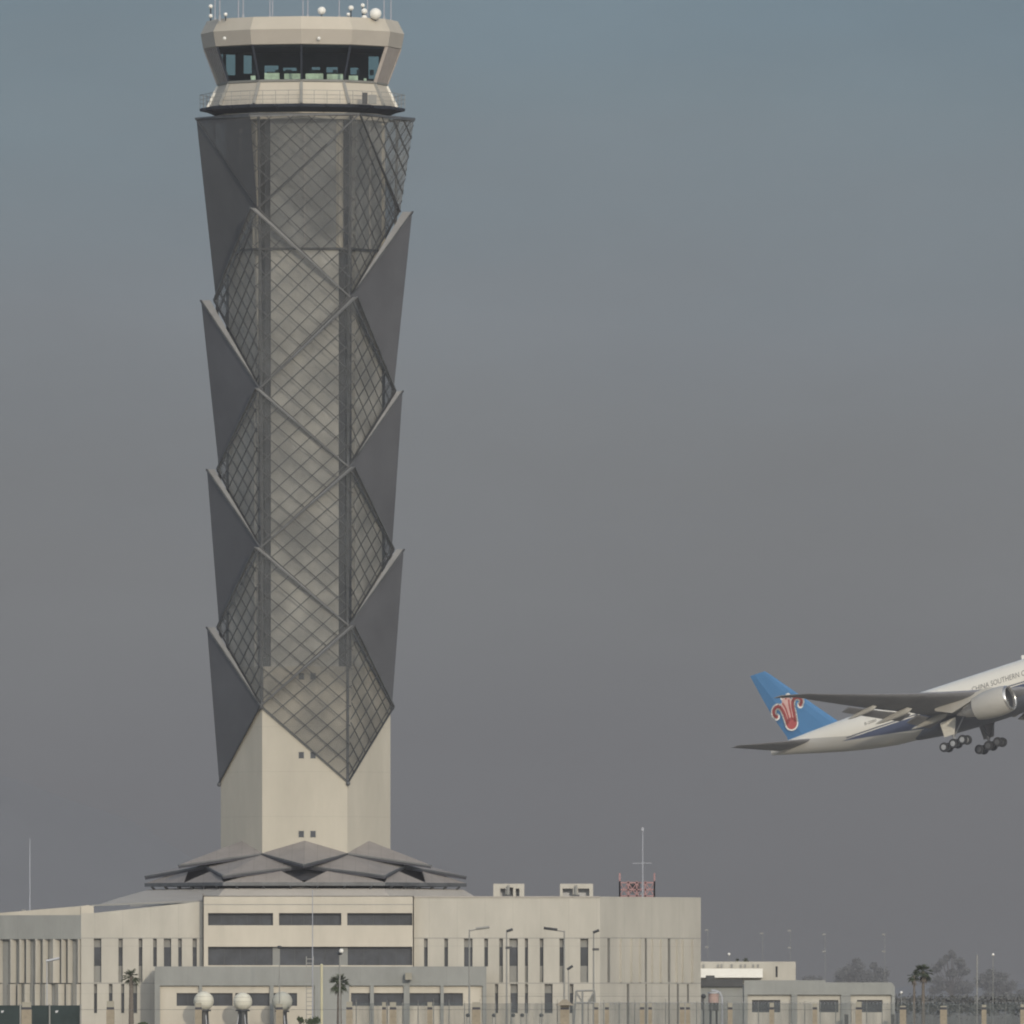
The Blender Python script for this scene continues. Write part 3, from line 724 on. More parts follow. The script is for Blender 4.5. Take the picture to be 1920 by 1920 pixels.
# ------------------------------------------------------------------ lamps and poles
def lamp(px, ytop, dx, label, Y=-70., r=.075, second=None, col=SPAN, head=True, group='street lamps before the building'):
    b = at(px, gz(Y), Y); t = thing('street_lamp', label, 'street lamp', b, group)
    top = at(px, ytop, Y); mb = MB(); mb.tube(b, top, r*1.3, col, 6, r*.8); part(mb, 'pole', t)
    if dx:
        e = at(px + dx, ytop - 4 if abs(dx) > 15 else ytop - 2, Y); mb = MB(); mb.tube(top - Vector((0, 0, .1)), e, r*.7, col, 5); part(mb, 'arm', t)
        mb = MB(); d = (e - top).normalized(); mb.tube(e - d*.9 if abs(dx) > 15 else e - d*.3, e + d*.25, .12, BARM if dx < 15 else col, 5); part(mb, 'lamp_head', t)
    else:
        mb = MB(); mb.sphere(top, .22, BARM, 8, 6, .6); part(mb, 'lamp_head', t)
    if second:
        p = at(px, second, Y); mb = MB(); mb.box(p.x - .1, p.x + .45, Y - .1, Y + .1, p.z - .1, p.z + .1, BARM); part(mb, 'camera_box', t)
lamp(880, 1743, 32, 'street lamp with a long arm reaching right, over the low entrance block')
lamp(950, 1746, 6, 'straight street lamp with stubby head, left of the pair on the right wing', second=1777)
lamp(1058, 1745, -33, 'street lamp with a long arm reaching left, over the right wing')
lamp(1113, 1748, 5, 'straight street lamp with stubby head near the right wing corner', second=1780)
lamp(1066, 1816, 3, 'short street lamp left of the grey gate frame', Y=-90, r=.05)
lamp(88, 1802, 18, 'pale street lamp with curved arm in front of the left end blades', Y=-60, r=.05, col=PALE)
lamp(524, 1776, 0, 'plain dark pole standing before the central windows', r=.05)
lamp(637, 1788, 0, 'floodlight pole rising behind the tall palm', Y=-75, r=.07)
fl = at(640, 1783, -75.6); mb = MB(); mb.sphere(fl, .19, WHITE, 8, 6); tag(mb.build('floodlight'), 'bright white floodlight on the pole behind the tall palm', 'floodlight')
mb = MB(); mb.tube(at(586, gz(-45), -45), at(586, 1668, -45), .06, ROD, 6, .03); tag(mb.build('flagpole'), 'very thin pale flagpole before the central block', 'flagpole')
mb = MB(); mb.tube(at(603, gz(-40), -40), at(603, 1811, -40), .11, YEL, 8); mb.sphere(at(603, 1810, -40), .13, YEL, 8, 6)
tag(mb.build('yellow_pole'), 'pale yellow pole in front of the entrance recess', 'pole')
t = thing('ladder_mast', 'narrow ladder like truss mast beside the pale yellow pole', 'mast', at(581, gz(-42), -42))
mb = MB()
for x in (574.5, 587.5):
    mb.tube(at(x, gz(-42), -42), at(x, 1793, -42), .05, SPAN, 4)
part(mb, 'rails', t); mb = MB()
y = 1798
while y < 1935:
    mb.tube(at(574.5, y, -42), at(587.5, y, -42), .045, SPAN, 4); y += 8
part(mb, 'rungs', t)
p = at(766, 1826, -26); mb = MB(); mb.box(p.x - .28, p.x + .28, -26.0, -25.15, p.z - .5, p.z + .1, POSTC); tag(mb.build('wall_light'), 'pale box light fixed on the wide entrance pier', 'wall light')
# far apron floodlight masts: two dark heads per pole
far = [(1325, 1744, 1776), (1428, 1750, None), (1480, 1745, 1777), (1545, 1752, 1784), (1657, 1752, 1784)]
fl_lab = ['faint distant lighting pole beside the right end of the operations building', 'second faint distant lighting pole, with a single head', 'third faint distant lighting pole, thin with small twin heads', 'fourth faint distant lighting pole, above the gatehouse middle', 'fifth faint distant lighting pole, above the gatehouse right end']
for (px, a, b), lb in zip(far, fl_lab):
    Y = 3600.; t = thing('light_mast', lb, 'light mast', at(px, gz(Y), Y), 'distant lighting poles')
    mb = MB(); mb.tube(at(px + 2, gz(Y), Y), at(px + 2, a, Y), .07, GREYP, 5); part(mb, 'pole', t)
    for yy in (a, b):
        if yy is None: continue
        p = at(px, yy, Y); mb = MB(); mb.box(p.x - .5, p.x + .5, Y - .2, Y + .2, p.z - .22, p.z + .22, SPAN); part(mb, 'lamp_head', t)
for px, py, yb, lb in ((1862, 1790, 1880, 'bright white lamp globe on a slim pole above the far right trees'), (1367, 1789, 1803, 'small white lamp behind the cargo shed roof'), (1690, 1861, 1885, 'small pale lamp right of the gatehouse')):
    Y = 330.; t = thing('globe_lamp', lb, 'lamp', at(px, gz(Y), Y)); mb = MB(); p = at(px, py, Y); mb.sphere(p, .15, WHITE, 10, 8); part(mb, 'globe', t); mb = MB(); mb.tube(at(px, gz(Y), Y + .1), p + Vector((0, .1, -.15)), .035, GREYP, 5); part(mb, 'pole', t)
for px, yt, lb in ((1832, 1790, 'pale thin pole between the far right trees'),):
    Y = 330.; mb = MB(); mb.tube(at(px, gz(Y), Y), at(px, yt, Y), .07, SPAN, 6); tag(mb.build('pole'), lb, 'pole')

GLOBE = mat('globe_skin', (.58, .565, .48), .6, var=.08, scale=1.2)
# ------------------------------------------------------------------ ground radomes in front of the entrance
for px, py, r, lb, cm in ((382, 1877, 18.5, 'left one of three white globes in front of the entrance block', GLOBE), (455, 1878, 17.5, 'middle one of three white globes in front of the entrance block', GLOBE), (529, 1878, 19, 'right one of three globes, greyer than the others', mat('grey_globe', (.40, .40, .35), .7, var=.1, scale=1.2))):
    Y = -28.4; c = at(px, py, Y); g = at(px, gz(Y), Y)
    t = thing('radome', lb, 'radome', g, 'globes before the entrance block')
    mb = MB(); mb.sphere(c, r*S, cm, 24, 16, .97)
    for q in range(-1, 2): mb.lathe([(q*r*S*.45 - .02, r*S*math.sqrt(1 - .2*q*q) + .005), (q*r*S*.45 + .02, r*S*math.sqrt(1 - .2*q*q) + .005)], c, (0, 0, 1), WALLP, 24)
    part(mb, 'globe', t, True)
    mb = MB(); mb.tube((c.x, Y, g.z), (c.x, Y, c.z - r*S*.93), .42, BARM, 10); mb.tube((c.x, Y, c.z - r*S*1.02), (c.x, Y, c.z - r*S*.85), .62, BARM, 14)
    part(mb, 'pedestal', t)
    mb = MB()
    for a in range(4):
        q = Vector((math.cos(a*PI/2 + .5), math.sin(a*PI/2 + .5), 0))*.8; mb.tube(Vector((c.x, Y, c.z - r*S*1.0)) + q*.4, Vector((c.x, Y, g.z)) + q, .05, PALE, 5)
    part(mb, 'brace', t)

# ------------------------------------------------------------------ perimeter fence, posts and wire
def fY(px): return -900 + (px/1920)*330
fence = thing('perimeter_fence', 'chain link perimeter fence with coiled razor wire along the foreground', 'fence', at(1300, gz(fY(1300)), fY(1300)))
mb = MB()
for a, b, yt in ((655, 1124, 1881), (1124, 1330, 1880), (1330, 1690, 1881), (1690, 1925, 1881)):
    pa, pb = at(a, yt, fY(a)), at(b, yt, fY(b)); mb.poly([(pa.x, pa.y, 0), (pb.x, pb.y, 0), pb, pa], FENCEM)
part(mb, 'wire_mesh', fence)
mb = MB(); prev = None; random.seed(5)
for i in range(900):
    px = 1085 + i*.94; Y = fY(px); a = i*.9; k = S*(Y + D)/D
    p = at(px + 2.2*math.cos(a), 1881 + 2.6*math.sin(a) + random.uniform(-.4, .4), Y - .12)
    if prev is not None: mb.tube(prev, p, .006, PALE, 3, cap=False)
    prev = p
part(mb, 'razor_wire', fence)
for yy in (1860, 1893):
    mb = MB()
    for a, b in ((150, 420), (420, 900), (900, 1400), (1400, 1925)):
        if yy == 1860 and a < 900: continue
        mb.tube(at(a, yy + 8 if yy == 1860 else yy, fY(a)), at(b, yy + 8 if yy == 1860 else yy, fY(b)), .008, BARM, 4)
    part(mb, 'tension_wire', fence)
i = 0
for px in list(range(668, 1925, 29)):
    Y = fY(px) + .05; p = at(px, 1879 + (i*7 % 5), Y); mb = MB(); mb.tube((p.x, Y, 0), p, .022, SPAN, 5); mb.tube(p, p + Vector((.0, -.12, .16)), .012, SPAN, 4); part(mb, 'line_post', fence); i += 1
posts = [(50, 19, 1879), (207, 15, 1877), (372, 13, 1880), (524, 13, 1882), (655, 12, 1878), (720, 8, 1879), (737, 13, 1879), (806, 10, 1879), (893, 16, 1879), (1059, 17, 1884), (1118, 8, 1880), (1138, 8, 1880), (1204, 9, 1881), (1219, 7, 1881), (1279, 9, 1881), (1290, 8, 1881), (1369, 9, 1880), (1447, 9, 1880), (1528, 9, 1881), (1610, 12, 1878), (1693, 12, 1886), (1769, 13, 1886), (1845, 9, 1884), (1918, 10, 1883)]
near = ['at the far left before the green hoarding', 'just left of the small palm', 'in front of the left white globe', 'under the grey globe', 'right of the tall palm', 'thin one left of a wider twin under the entrance windows', 'wider one of a pair under the entrance windows', 'with a pale block head, under the entrance windows', 'under the right end of the entrance block', 'wearing a small conical hood', 'left of a close pair by the gate frame', 'right of a close pair by the gate frame', 'fifth before the right end wall, left of its twin', 'slim right twin before the right end wall', 'left of a twin below the blades of the right end', 'right of a twin below the blades of the right end', 'left of the gatehouse', 'under the first gatehouse window', 'left of the second gatehouse window', 'under the third gatehouse window', 'just right of the gatehouse', 'second right of the gatehouse', 'third right of the gatehouse', 'at the right edge of the photo']
for (px, w, yt), lb in zip(posts, near):
    Y = fY(px) - 3; k = S*(Y + D)/D; x = xx(px, Y); h = w*k*.5
    t = thing('stone_post', 'beige stone post ' + lb, 'post', (x, Y, 0), 'beige posts along the foreground')
    mb = MB(); zt = zz(1893, Y); mb.box(x - h, x + h, Y - h, Y + h, 0, zt, POST); part(mb, 'shaft', t)
    mb = MB(); mb.box(x - h*.93, x + h*.93, Y - h*.93, Y + h*.93, zt, zz(1888.5, Y), CANOPYU); part(mb, 'neck', t)  # gap under the cap, its shadow put into the dark colour
    mb = MB()
    if px == 1059:
        c = Vector((x, Y, 0)); mb.loft([[Vector((x + q*h*2.0, Y + r_*h*2.0, zz(1885, Y))) for q, r_ in ((-1, -1), (1, -1), (1, 1), (-1, 1))], [Vector((x + q*h*.4, Y + r_*h*.4, zz(1874, Y))) for q, r_ in ((-1, -1), (1, -1), (1, 1), (-1, 1))]], POST)
        mb.box(x - h, x + h, Y - h, Y + h, zz(1888.5, Y), zz(1885, Y) - .001, POST)
    else: mb.box(x - h*.9, x + h*.9, Y - h*.9, Y + h*.9, zz(1888.5, Y), zz(yt, Y), POSTC)
    part(mb, 'cap_block', t)
# green screen hoarding at the lower left
YH = -560.
t = thing('green_hoarding', 'dark green screened hoarding at the lower left corner', 'hoarding', at(76, gz(YH), YH))
mb = MB(); p, q = at(-60, 1885, YH), at(152, 1884, YH); mb.box(p.x, q.x, YH, YH + .05, 0, p.z, GREEN); part(mb, 'screen', t)
for px in (-20, 38, 93, 151):
    p = at(px, 1883, YH - .06); mb = MB(); mb.tube((p.x, YH - .06, 0), p, .05, SPAN, 6); part(mb, 'post', t)
for px in (5, 107):
    p = at(px, 1897, YH - .05); mb = MB(); d = .09; mb.poly([p + Vector((-d, 0, -.07)), p + Vector((.02, 0, -.05)), p + Vector((d*.9, 0, .07)), p + Vector((-d, 0, .06))], PALE); part(mb, 'label_plate', t)
# pale bollards with dark heads
bl = ['leftmost pale bollard with dark round head, under the entrance corner', 'second pale bollard with dark head from the left', 'third pale bollard with dark head, in a close pair', 'fourth pale bollard with dark head, in a close pair', 'rightmost pale bollard with dark round head, before the wide slot window']
for px, lb in zip((877, 926, 962, 979, 1015), bl):
    Y = -330.; b = at(px, gz(Y), Y); p = at(px, 1907, Y); t = thing('bollard', lb, 'bollard', b, 'pale bollards with dark heads')
    mb = MB(); mb.tube(b, p, .12, WALLP, 8); part(mb, 'post', t); mb = MB(); mb.sphere(p + Vector((0, 0, .12)), .15, BARM, 10, 8, .9); part(mb, 'head', t, True)
# grey gate frame
Yt = -300.; t = thing('gate_frame', 'grey trapezoid steel gate frame above the fence right of the hooded post', 'gate', at(1098, gz(Yt), Yt))
mb = MB()
for a, b in (((1080, 1858), (1114, 1857)), ((1080, 1858), (1074, 1945)), ((1114, 1857), (1119, 1945)), ((1077, 1880), (1117, 1880)), ((1092, 1858), (1092, 1945)), ((1080, 1860), (1092, 1880)), ((1114, 1859), (1103, 1880))):
    mb.tube(at(*a, Yt), at(*b, Yt), .07, GREYP, 5)
part(mb, 'frame', t)
mb = MB(); mb.poly([at(1110, 1862, Yt + .1), at(1117, 1880, Yt + .1), at(1104, 1880, Yt + .1)], GREYP); part(mb, 'gusset', t)
# cylinder sign and pipe arch left of the gatehouse
Ys = -120.; t = thing('water_tank', 'small pinkish tank with pale rim on dark legs left of the gatehouse', 'tank', at(1338, gz(Ys), Ys))
mb = MB(); c = at(1338, 1872, Ys); mb.tube(c - Vector((0, 0, .35)), c + Vector((0, 0, .4)), .42, mat('pink_tank', (.36, .26, .23), .8), 14); part(mb, 'tank', t); mb = MB(); mb.tube(c + Vector((0, 0, .4)), c + Vector((0, 0, .5)), .5, PALE, 14); part(mb, 'rim', t)
mb = MB()
for dx in (-.25, .25): mb.tube((c.x + dx, Ys, 0), (c.x + dx, Ys, c.z - .3), .09, BARM, 5)
mb.box(c.x - .4, c.x + .4, Ys - .3, Ys + .3, c.z - 1.0, c.z - .36, BARM); part(mb, 'stand', t)
mb = MB(); mb.path([at(1354, 1950, Ys), at(1354, 1872, Ys), at(1350, 1862, Ys), at(1343, 1858, Ys), at(1334, 1857, Ys)], .09, PALE, 6); tag(mb.build('pipe_arch'), 'pale bent pipe beside the pinkish tank', 'pipe')
mb = MB(); p = at(1319, 1868, -130); mb.sphere(p, .2, BARM, 8, 6); mb.tube((p.x, -130, 0), p, .06, BARM, 5); mb.box(p.x - .2, p.x + .05, -130.3, -129.8, p.z - 1.1, p.z - .15, BARM)
tag(mb.build('security_camera'), 'dark security camera on a post at the right corner of the operations building', 'camera')
# dark shrub near the yellow pole
def leaves(mb, c, rad, n, size, m, seed=0, flat=1.):
    rnd = random.Random(seed)
    for _ in range(n):
        v = Vector((rnd.gauss(0, .48), rnd.gauss(0, .48), rnd.gauss(0, .46)))
        p = Vector(c) + Vector((v.x*rad[0], v.y*rad[1], v.z*rad[2]))
        a = Vector((rnd.gauss(0, 1), rnd.gauss(0, 1), rnd.gauss(0, 1))).normalized()*size*rnd.uniform(.5, 1.2); b = a.orthogonal().normalized()*a.length*rnd.uniform(.4, .9)
        mb.poly([p - a, p + b, p + a, p - b], m)
for px, py, w, h, lb, sd in ((590, 1914, 18, 9, 'dark low shrub at the foot of the pale yellow pole', 3), (270, 1921, 11, 5, 'small dark shrub at the bottom right of the small palm', 4), (563, 1912, 6, 5, 'tiny brown shrub left of the dark low shrub', 5)):
    Y = -200.; c = at(px, py, Y); k = S*(Y + D)/D; t = thing('shrub', lb, 'shrub', (c.x, Y, 0))
    mb = MB()
    for q in range(6):
        rr = random.Random(sd*10 + q); leaves(mb, c + Vector((rr.uniform(-.6, .6)*w*k, 0, rr.uniform(-.4, .4)*h*k)), (w*k*.5, w*k*.5, h*k*.6), 90, .09, FROND, sd*9 + q)
    part(mb, 'foliage', t); mb = MB(); mb.tube((c.x, Y, 0), c, .06, BARK, 5)
    for q in (-1, 1): mb.tube((c.x, Y, c.z*.4), c + Vector((q*w*k*.5, 0, .1)), .03, BARK, 4)
    part(mb, 'stem', t)

# ------------------------------------------------------------------ palms
def palm(px, ytop, crown, label, Y, tr=.16, seed=1, nf=34, dead=True, lean=0.):
    rnd = random.Random(seed); k = S*(Y + D)/D; g = at(px, gz(Y), Y); c = at(px + lean, ytop, Y)
    t = thing('palm_tree', label, 'palm tree', g)
    mb = MB(); n = 9
    for i in range(n):
        a = g.lerp(c, i/n); b = g.lerp(c, (i + 1)/n); mb.tube(a, b, tr*(1.25 - .5*i/n), TRUNK, 9, tr*(1.25 - .5*(i + 1)/n), cap=False)
        mb.tube(b - Vector((0, 0, .05)), b, tr*(1.3 - .5*i/n), TRUNK, 9)
    part(mb, 'trunk', t)
    mb = MB(); R = crown*k
    for i in range(nf):
        az = rnd.uniform(0, 2*PI); el = rnd.uniform(-.75, 1.25); L_ = R*rnd.uniform(.75, 1.1)
        d = Vector((math.cos(az)*math.cos(el), math.sin(az)*math.cos(el), math.sin(el))); prev = c.copy(); side = Vector((-math.sin(az), math.cos(az), 0))
        pts = []
        for q in range(1, 6):
            u = q/5; p = c + d*L_*u + Vector((0, 0, -L_*.42*u*u)); pts.append(p)
        mb.path([c] + pts[:3], .018, FROND, 3)
        # costapalmate fan of leaflets
        base = pts[1]
        for f in range(-6, 7):
            an = f*.2; dd = (d*math.cos(an) + side*math.sin(an)).normalized(); ll = L_*.62*(1 - abs(f)*.05)
            e = base + dd*ll + Vector((0, 0, -ll*(.25 + rnd.random()*.25))); m_ = base.lerp(e, .55) + Vector((0, 0, ll*.05)); w = dd.cross(Vector((0, 0, 1))).normalized()*.035*(R/1.2)
            mb.poly([base, m_ + w, e, m_ - w], FROND)
    part(mb, 'crown', t)
    if dead:
        mb = MB()
        for i in range(26):
            az = rnd.uniform(0, 2*PI); a = c + Vector((0, 0, -.1 - rnd.random()*.35)); e = a + Vector((math.cos(az)*R*.38, math.sin(az)*R*.38, -R*rnd.uniform(.35, .75))); w = Vector((-math.sin(az), math.cos(az), 0))*.1
            mb.poly([a, a.lerp(e, .5) + w, e, a.lerp(e, .5) - w], TRUNK)
        part(mb, 'dead_fronds', t)
palm(636, 1841, 25, 'tallest palm with shaggy skirt in front of the entrance block', -60, .2, 11, 40)
palm(246, 1830, 22, 'small palm with swept crown in front of the left wing', -70, .2, 23, 24, dead=False)
palm(1731, 1822, 24, 'palm with round dark crown in the haze right of the gatehouse', 120, .16, 31, 34)
palm(1714, 1829, 17, 'smaller palm head just left of the hazy palm', 130, .12, 37, 22)
palm(1398, 1800, 8, 'palm crown peeping over the cargo shed roof, right of two', 200, .1, 41, 20, dead=False)
palm(1382, 1801, 7, 'palm crown peeping over the cargo shed roof, left of two', 200, .1, 43, 18, dead=False)

# hazy trees on the right
def tree(px, ytop, w, label, Y, seed, blobs):
    rnd = random.Random(seed); k = S*(Y + D)/D; g = at(px, gz(Y), Y); g.z = 0
    H = (gz(Y) - ytop)*k; t = thing('hazy_tree', label, 'tree', g, 'hazy trees beyond the gatehouse')
    mb = MB(); mb.tube(g, g + Vector((0, 0, H*.55)), H*.018, BARK, 7, H*.015)
    cs = []
    for (bx, by, br) in [(a + rnd.uniform(-.7, .7)*q, b + rnd.uniform(-.6, .6)*q, q*rnd.uniform(.45, .8)) for a, b, q in blobs for _ in range(3)]:
        c = at(px + bx, by, Y + rnd.uniform(-1, 1)*w*k*.3); cs.append((c, br*k)); mb.tube(g + Vector((0, 0, H*.3)), c, H*.008, BARK, 5, H*.004)
    part(mb, 'trunk', t)
    mb = MB()
    for j, (c, r) in enumerate(cs): leaves(mb, c, (r, r, r*.85), int(26*(r/k)**1.15) + 30, 2.4*k, LEAF, seed*31 + j)
    part(mb, 'crown', t)
YT = 7200.
tree(1600, 1798, 45, 'broad hazy tree behind the gatehouse roof, left of its twin', YT, 3, [(0, 1815, 16), (-16, 1825, 14), (14, 1820, 13), (-25, 1838, 12), (22, 1838, 14), (0, 1840, 20), (4, 1805, 8)])
tree(1642, 1806, 25, 'narrower hazy tree behind the gatehouse roof', YT + 60, 4, [(0, 1816, 10), (-8, 1828, 11), (10, 1830, 12), (2, 1842, 16)])
tree(1522, 1825, 30, 'small faint hazy tree behind the gatehouse left part', YT + 300, 5, [(0, 1836, 9), (-12, 1842, 9), (14, 1840, 10)])
tree(1786, 1783, 50, 'tall ragged hazy tree between the palm and the pale pole', YT, 6, [(0, 1790, 7), (-22, 1806, 9), (-30, 1815, 9), (-12, 1798, 7), (14, 1800, 10), (18, 1812, 8), (24, 1826, 9), (2, 1828, 10), (-18, 1840, 14), (10, 1850, 18), (-28, 1856, 16), (28, 1856, 16)])
tree(1862, 1818, 50, 'dense hazy tree right of the pale pole', YT - 100, 7, [(0, 1830, 13), (-18, 1838, 13), (18, 1834, 12), (-10, 1852, 18), (16, 1854, 18), (32, 1850, 12), (0, 1866, 20)])
tree(1910, 1858, 30, 'low hazy tree at the right edge of the photo', YT - 200, 8, [(0, 1868, 13), (-14, 1872, 12), (12, 1870, 12)])
mb = MB(); rnd = random.Random(9)
for i in range(60):
    px = 1680 + i*4.6; leaves(mb, at(px, 1878 + rnd.uniform(-3, 3), 900), (1.2, 1.5, .8), 36, .28, LEAF, 900 + i)
    leaves(mb, at(px, 1890, 900), (1.2, 1.5, 1.0), 30, .3, LEAF, 700 + i)
tag(mb.build('hedge'), 'long low dark hedge running behind the fence on the right', 'hedge', kind='stuff')

# ------------------------------------------------------------------ the cargo jet
AY, AP, AR = math.radians(-27.33), math.radians(15.92), math.radians(-.89)
cz_, sz_, cp, sp_, cr, sr = math.cos(AY), math.sin(AY), math.cos(AP), math.sin(AP), math.cos(AR), math.sin(AR)
MR = Matrix(((cz_, -sz_, 0), (sz_, cz_, 0), (0, 0, 1))) @ Matrix(((cp, 0, -sp_), (0, 1, 0), (sp_, 0, cp))) @ Matrix(((1, 0, 0), (0, cr, -sr), (0, sr, cr)))
jet = thing('cargo_jet', 'white twin engine cargo jet with blue fin climbing out with landing gear down', 'airplane', (89.99, 915.5, 54.04))
jet.rotation_euler = MR.to_euler()
def jpart(mb, name, parent=jet, smooth=True):
    o = mb.build(name, None, smooth); o.parent = parent; return o
def shade_auto(o, ang=40):
    me = o.data
    import bmesh
    bm = bmesh.new(); bm.from_mesh(me)
    bmesh.ops.remove_doubles(bm, verts=bm.verts, dist=.0005)
    bmesh.ops.recalc_face_normals(bm, faces=bm.faces)
    for e in bm.edges:
        if len(e.link_faces) == 2 and e.calc_face_angle(0) > math.radians(ang): e.smooth = False
    bm.to_mesh(me); bm.free()
fs = [(0, .05, .05, -.75), (.4, .55, .5, -.72), (1.2, 1.1, 1.0, -.6), (2.5, 1.75, 1.65, -.42), (4, 2.3, 2.25, -.25), (6, 2.78, 2.75, -.1), (8.5, 3.05, 3.05, -.02), (11, 3.1, 3.1, 0), (20, 3.1, 3.1, 0), (30, 3.1, 3.1, 0), (40, 3.1, 3.1, 0), (44, 3.02, 2.95, .1), (48, 2.75, 2.6, .36), (52, 2.25, 2.15, .72), (56, 1.65, 1.6, 1.12), (59, 1.1, 1.15, 1.42), (61.5, .6, .75, 1.62), (62.8, .15, .5, 1.7)]
def jsec(s, w, h, cz, n=40): return [Vector((-s, w*math.sin(2*PI*i/n), cz + h*math.cos(2*PI*i/n))) for i in range(n)]
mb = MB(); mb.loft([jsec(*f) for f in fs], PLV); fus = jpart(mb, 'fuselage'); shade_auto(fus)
mb = MB(); mb.loft([[Vector((-s, w*math.sin(2*PI*i/28), cz + h*math.cos(2*PI*i/28))) for i in range(28)] for s, w, h, cz in ((17.5, 1.4, .4, -2.9), (19.5, 2.9, 1.2, -2.5), (23, 3.4, 1.7, -2.25), (30, 3.5, 1.75, -2.2), (35, 3.2, 1.6, -2.2), (38.5, 2.2, .9, -2.5), (40.5, 1.0, .3, -2.85))], BELLY)
bf = jpart(mb, 'belly_fairing'); shade_auto(bf)
def airfoil(le, te, y, z, t, n=10, vert=False, camber=.012):
    up, dn = [], []
    ch = te - le
    for i in range(n + 1):
        c = (1 - math.cos(PI*i/n))/2
        th = t*(2.97*math.sqrt(max(c, 0)) - 1.26*c - 3.516*c*c + 2.843*c**3 - 1.036*c**4)*ch*.5/1.0*1.0
        s = le + ch*c; cam = camber*ch*math.sin(PI*c)
        if vert: up.append(Vector((-s, th, z))); dn.append(Vector((-s, -th, z)))
        else: up.append(Vector((-s, y, z + cam + th))); dn.append(Vector((-s, y, z + cam - th)))
    return up + dn[-2:0:-1]
def wing_z(y): y = abs(y); return -1.75 + .105*(y - 2) + .0019*(y - 2)**2
def wing_le(y): y = abs(y); return 18.6 + y*.735 if y < 30.2 else 18.6 + 30.2*.735 + (y - 30.2)*1.25
def wing_te(y):
    y = abs(y)
    return 35.2 + (y - 3)*.12 if y < 10 else (36.04 + (y - 10)*.33 if y < 30.2 else 42.7 + (y - 30.2)*1.05)
for sgn in (-1, 1):
    mb = MB(); secs = []
    for y in (0, 2.5, 4, 7, 10, 14, 18, 22, 26, 30.2, 31.5, 32.5):
        secs.append(airfoil(wing_le(y), wing_te(y), sgn*y, wing_z(y), .13 - .0014*y))
    mb.loft(secs, PLG); w = jpart(mb, 'wing'); shade_auto(w, 50)
    w['label'] = 'starboard wing, nearer the camera' if sgn < 0 else 'port wing on the far side'
    # flap, drooped at take-off setting
    for (y0, y1) in ((3.4, 9.2), (10.6, 21.5)):
        mb = MB(); secs = []
        for q in range(4):
            y = y0 + (y1 - y0)*q/3; te = wing_te(y); ch = 2.6 - y*.06
            a = airfoil(te - ch*.25, te + ch*.7, sgn*y, wing_z(y) - .35, .12)
            a = [Vector((p.x, p.y, p.z - (-p.x - (te - ch*.25))*.30)) for p in a]; secs.append(a)
        mb.loft(secs, PLG); f = jpart(mb, 'flap', w); shade_auto(f, 50)
    # flap track fairings
    for y, L_, r in ((6.2, 6.0, .36), (13.6, 6.0, .35), (19.2, 4.8, .28)):
        te = wing_te(y); z0 = wing_z(y) - .62; mb = MB()
        prof = [(0, .02), (.4, .6), (.5, .9), (1.2, 1), (2.2, 1), (3.6, .8), (4.6, .45), (5.2, .05)]
        mb.loft([[Vector((-(te - L_*.55 + L_*tt/5.2), sgn*y + r*rr*math.cos(a), z0 - tt*.10 + r*1.25*rr*math.sin(a))) for a in [2*PI*i/12 for i in range(12)]] for tt, rr in prof], PLN)
        f = jpart(mb, 'flap_fairing', w); shade_auto(f, 60)
    # engine
    ey, ez, s0 = sgn*9.6, -3.05, 20.9
    mb = MB(); o = Vector((-s0, ey, ez)); ax = Vector((-1, 0, 0))
    mb.lathe([(.34, 1.80), (.5, 1.84), (1.2, 1.95), (2.2, 2.0), (3.4, 1.95), (4.6, 1.78), (5.4, 1.6), (5.4, 1.5), (3.5, 1.55)], o, ax, PLN, 40)
    e = jpart(mb, 'engine_nacelle'); shade_auto(e, 50)
    mb = MB(); mb.lathe([(.34, 1.80), (.14, 1.74), (.03, 1.66), (0, 1.59), (.05, 1.51), (.2, 1.46), (.5, 1.44)], o, ax, PLM, 40); q = jpart(mb, 'intake_lip', e)
    mb = MB(); mb.lathe([(.5, 1.44), (1.3, 1.5), (1.3, .02)], o, ax, PLD, 40)
    for i in range(22):
        a = 2*PI*i/22; c, s_ = math.cos(a), math.sin(a); a2 = a + .14
        mb.poly([o + ax*1.2 + Vector((0, c*.4, s_*.4)), o + ax*1.2 + Vector((0, c*1.45, s_*1.45)), o + ax*1.05 + Vector((0, math.cos(a2)*1.45, math.sin(a2)*1.45)), o + ax*1.05 + Vector((0, math.cos(a2)*.4, math.sin(a2)*.4))], SPAN)
    jpart(mb, 'fan', e, False)
    mb = MB(); mb.lathe([(.55, .02), (.75, .22), (1.0, .36), (1.2, .44)], o, ax, PLD, 20); jpart(mb, 'spinner', e)
    mb = MB(); mb.lathe([(4.6, 1.2), (5.4, 1.15), (6.4, .95), (7.2, .78), (7.2, .6), (7.6, .5), (8.6, .05)], o, ax, PLM, 28); q = jpart(mb, 'exhaust_core', e); shade_auto(q, 50)
    mb = MB(); secs = []
    for s, zt, zb, hw in ((22.3, -1.2, -1.45, .1), (24, -.72, -1.6, .3), (27, -.95, -1.9, .34), (30, -1.05, -2.6, .3), (32.5, -1.25, -1.6, .08)):
        secs.append([Vector((-s, ey - hw, zb)), Vector((-s, ey + hw, zb)), Vector((-s, ey + hw*.8, zt)), Vector((-s, ey - hw*.8, zt))])
    mb.loft(secs, PLN); jpart(mb, 'pylon', e, False)
    # horizontal stabiliser
    mb = MB(); mb.loft([airfoil(54.6 + y*.72, 61.2 + y*.22, sgn*y, 1.3 + (y - 0)*.085, .10, camber=-.005) for y in (0, 1.2, 4, 7, 10.0, 10.8)], PLG)
    h = jpart(mb, 'tailplane'); shade_auto(h, 50)
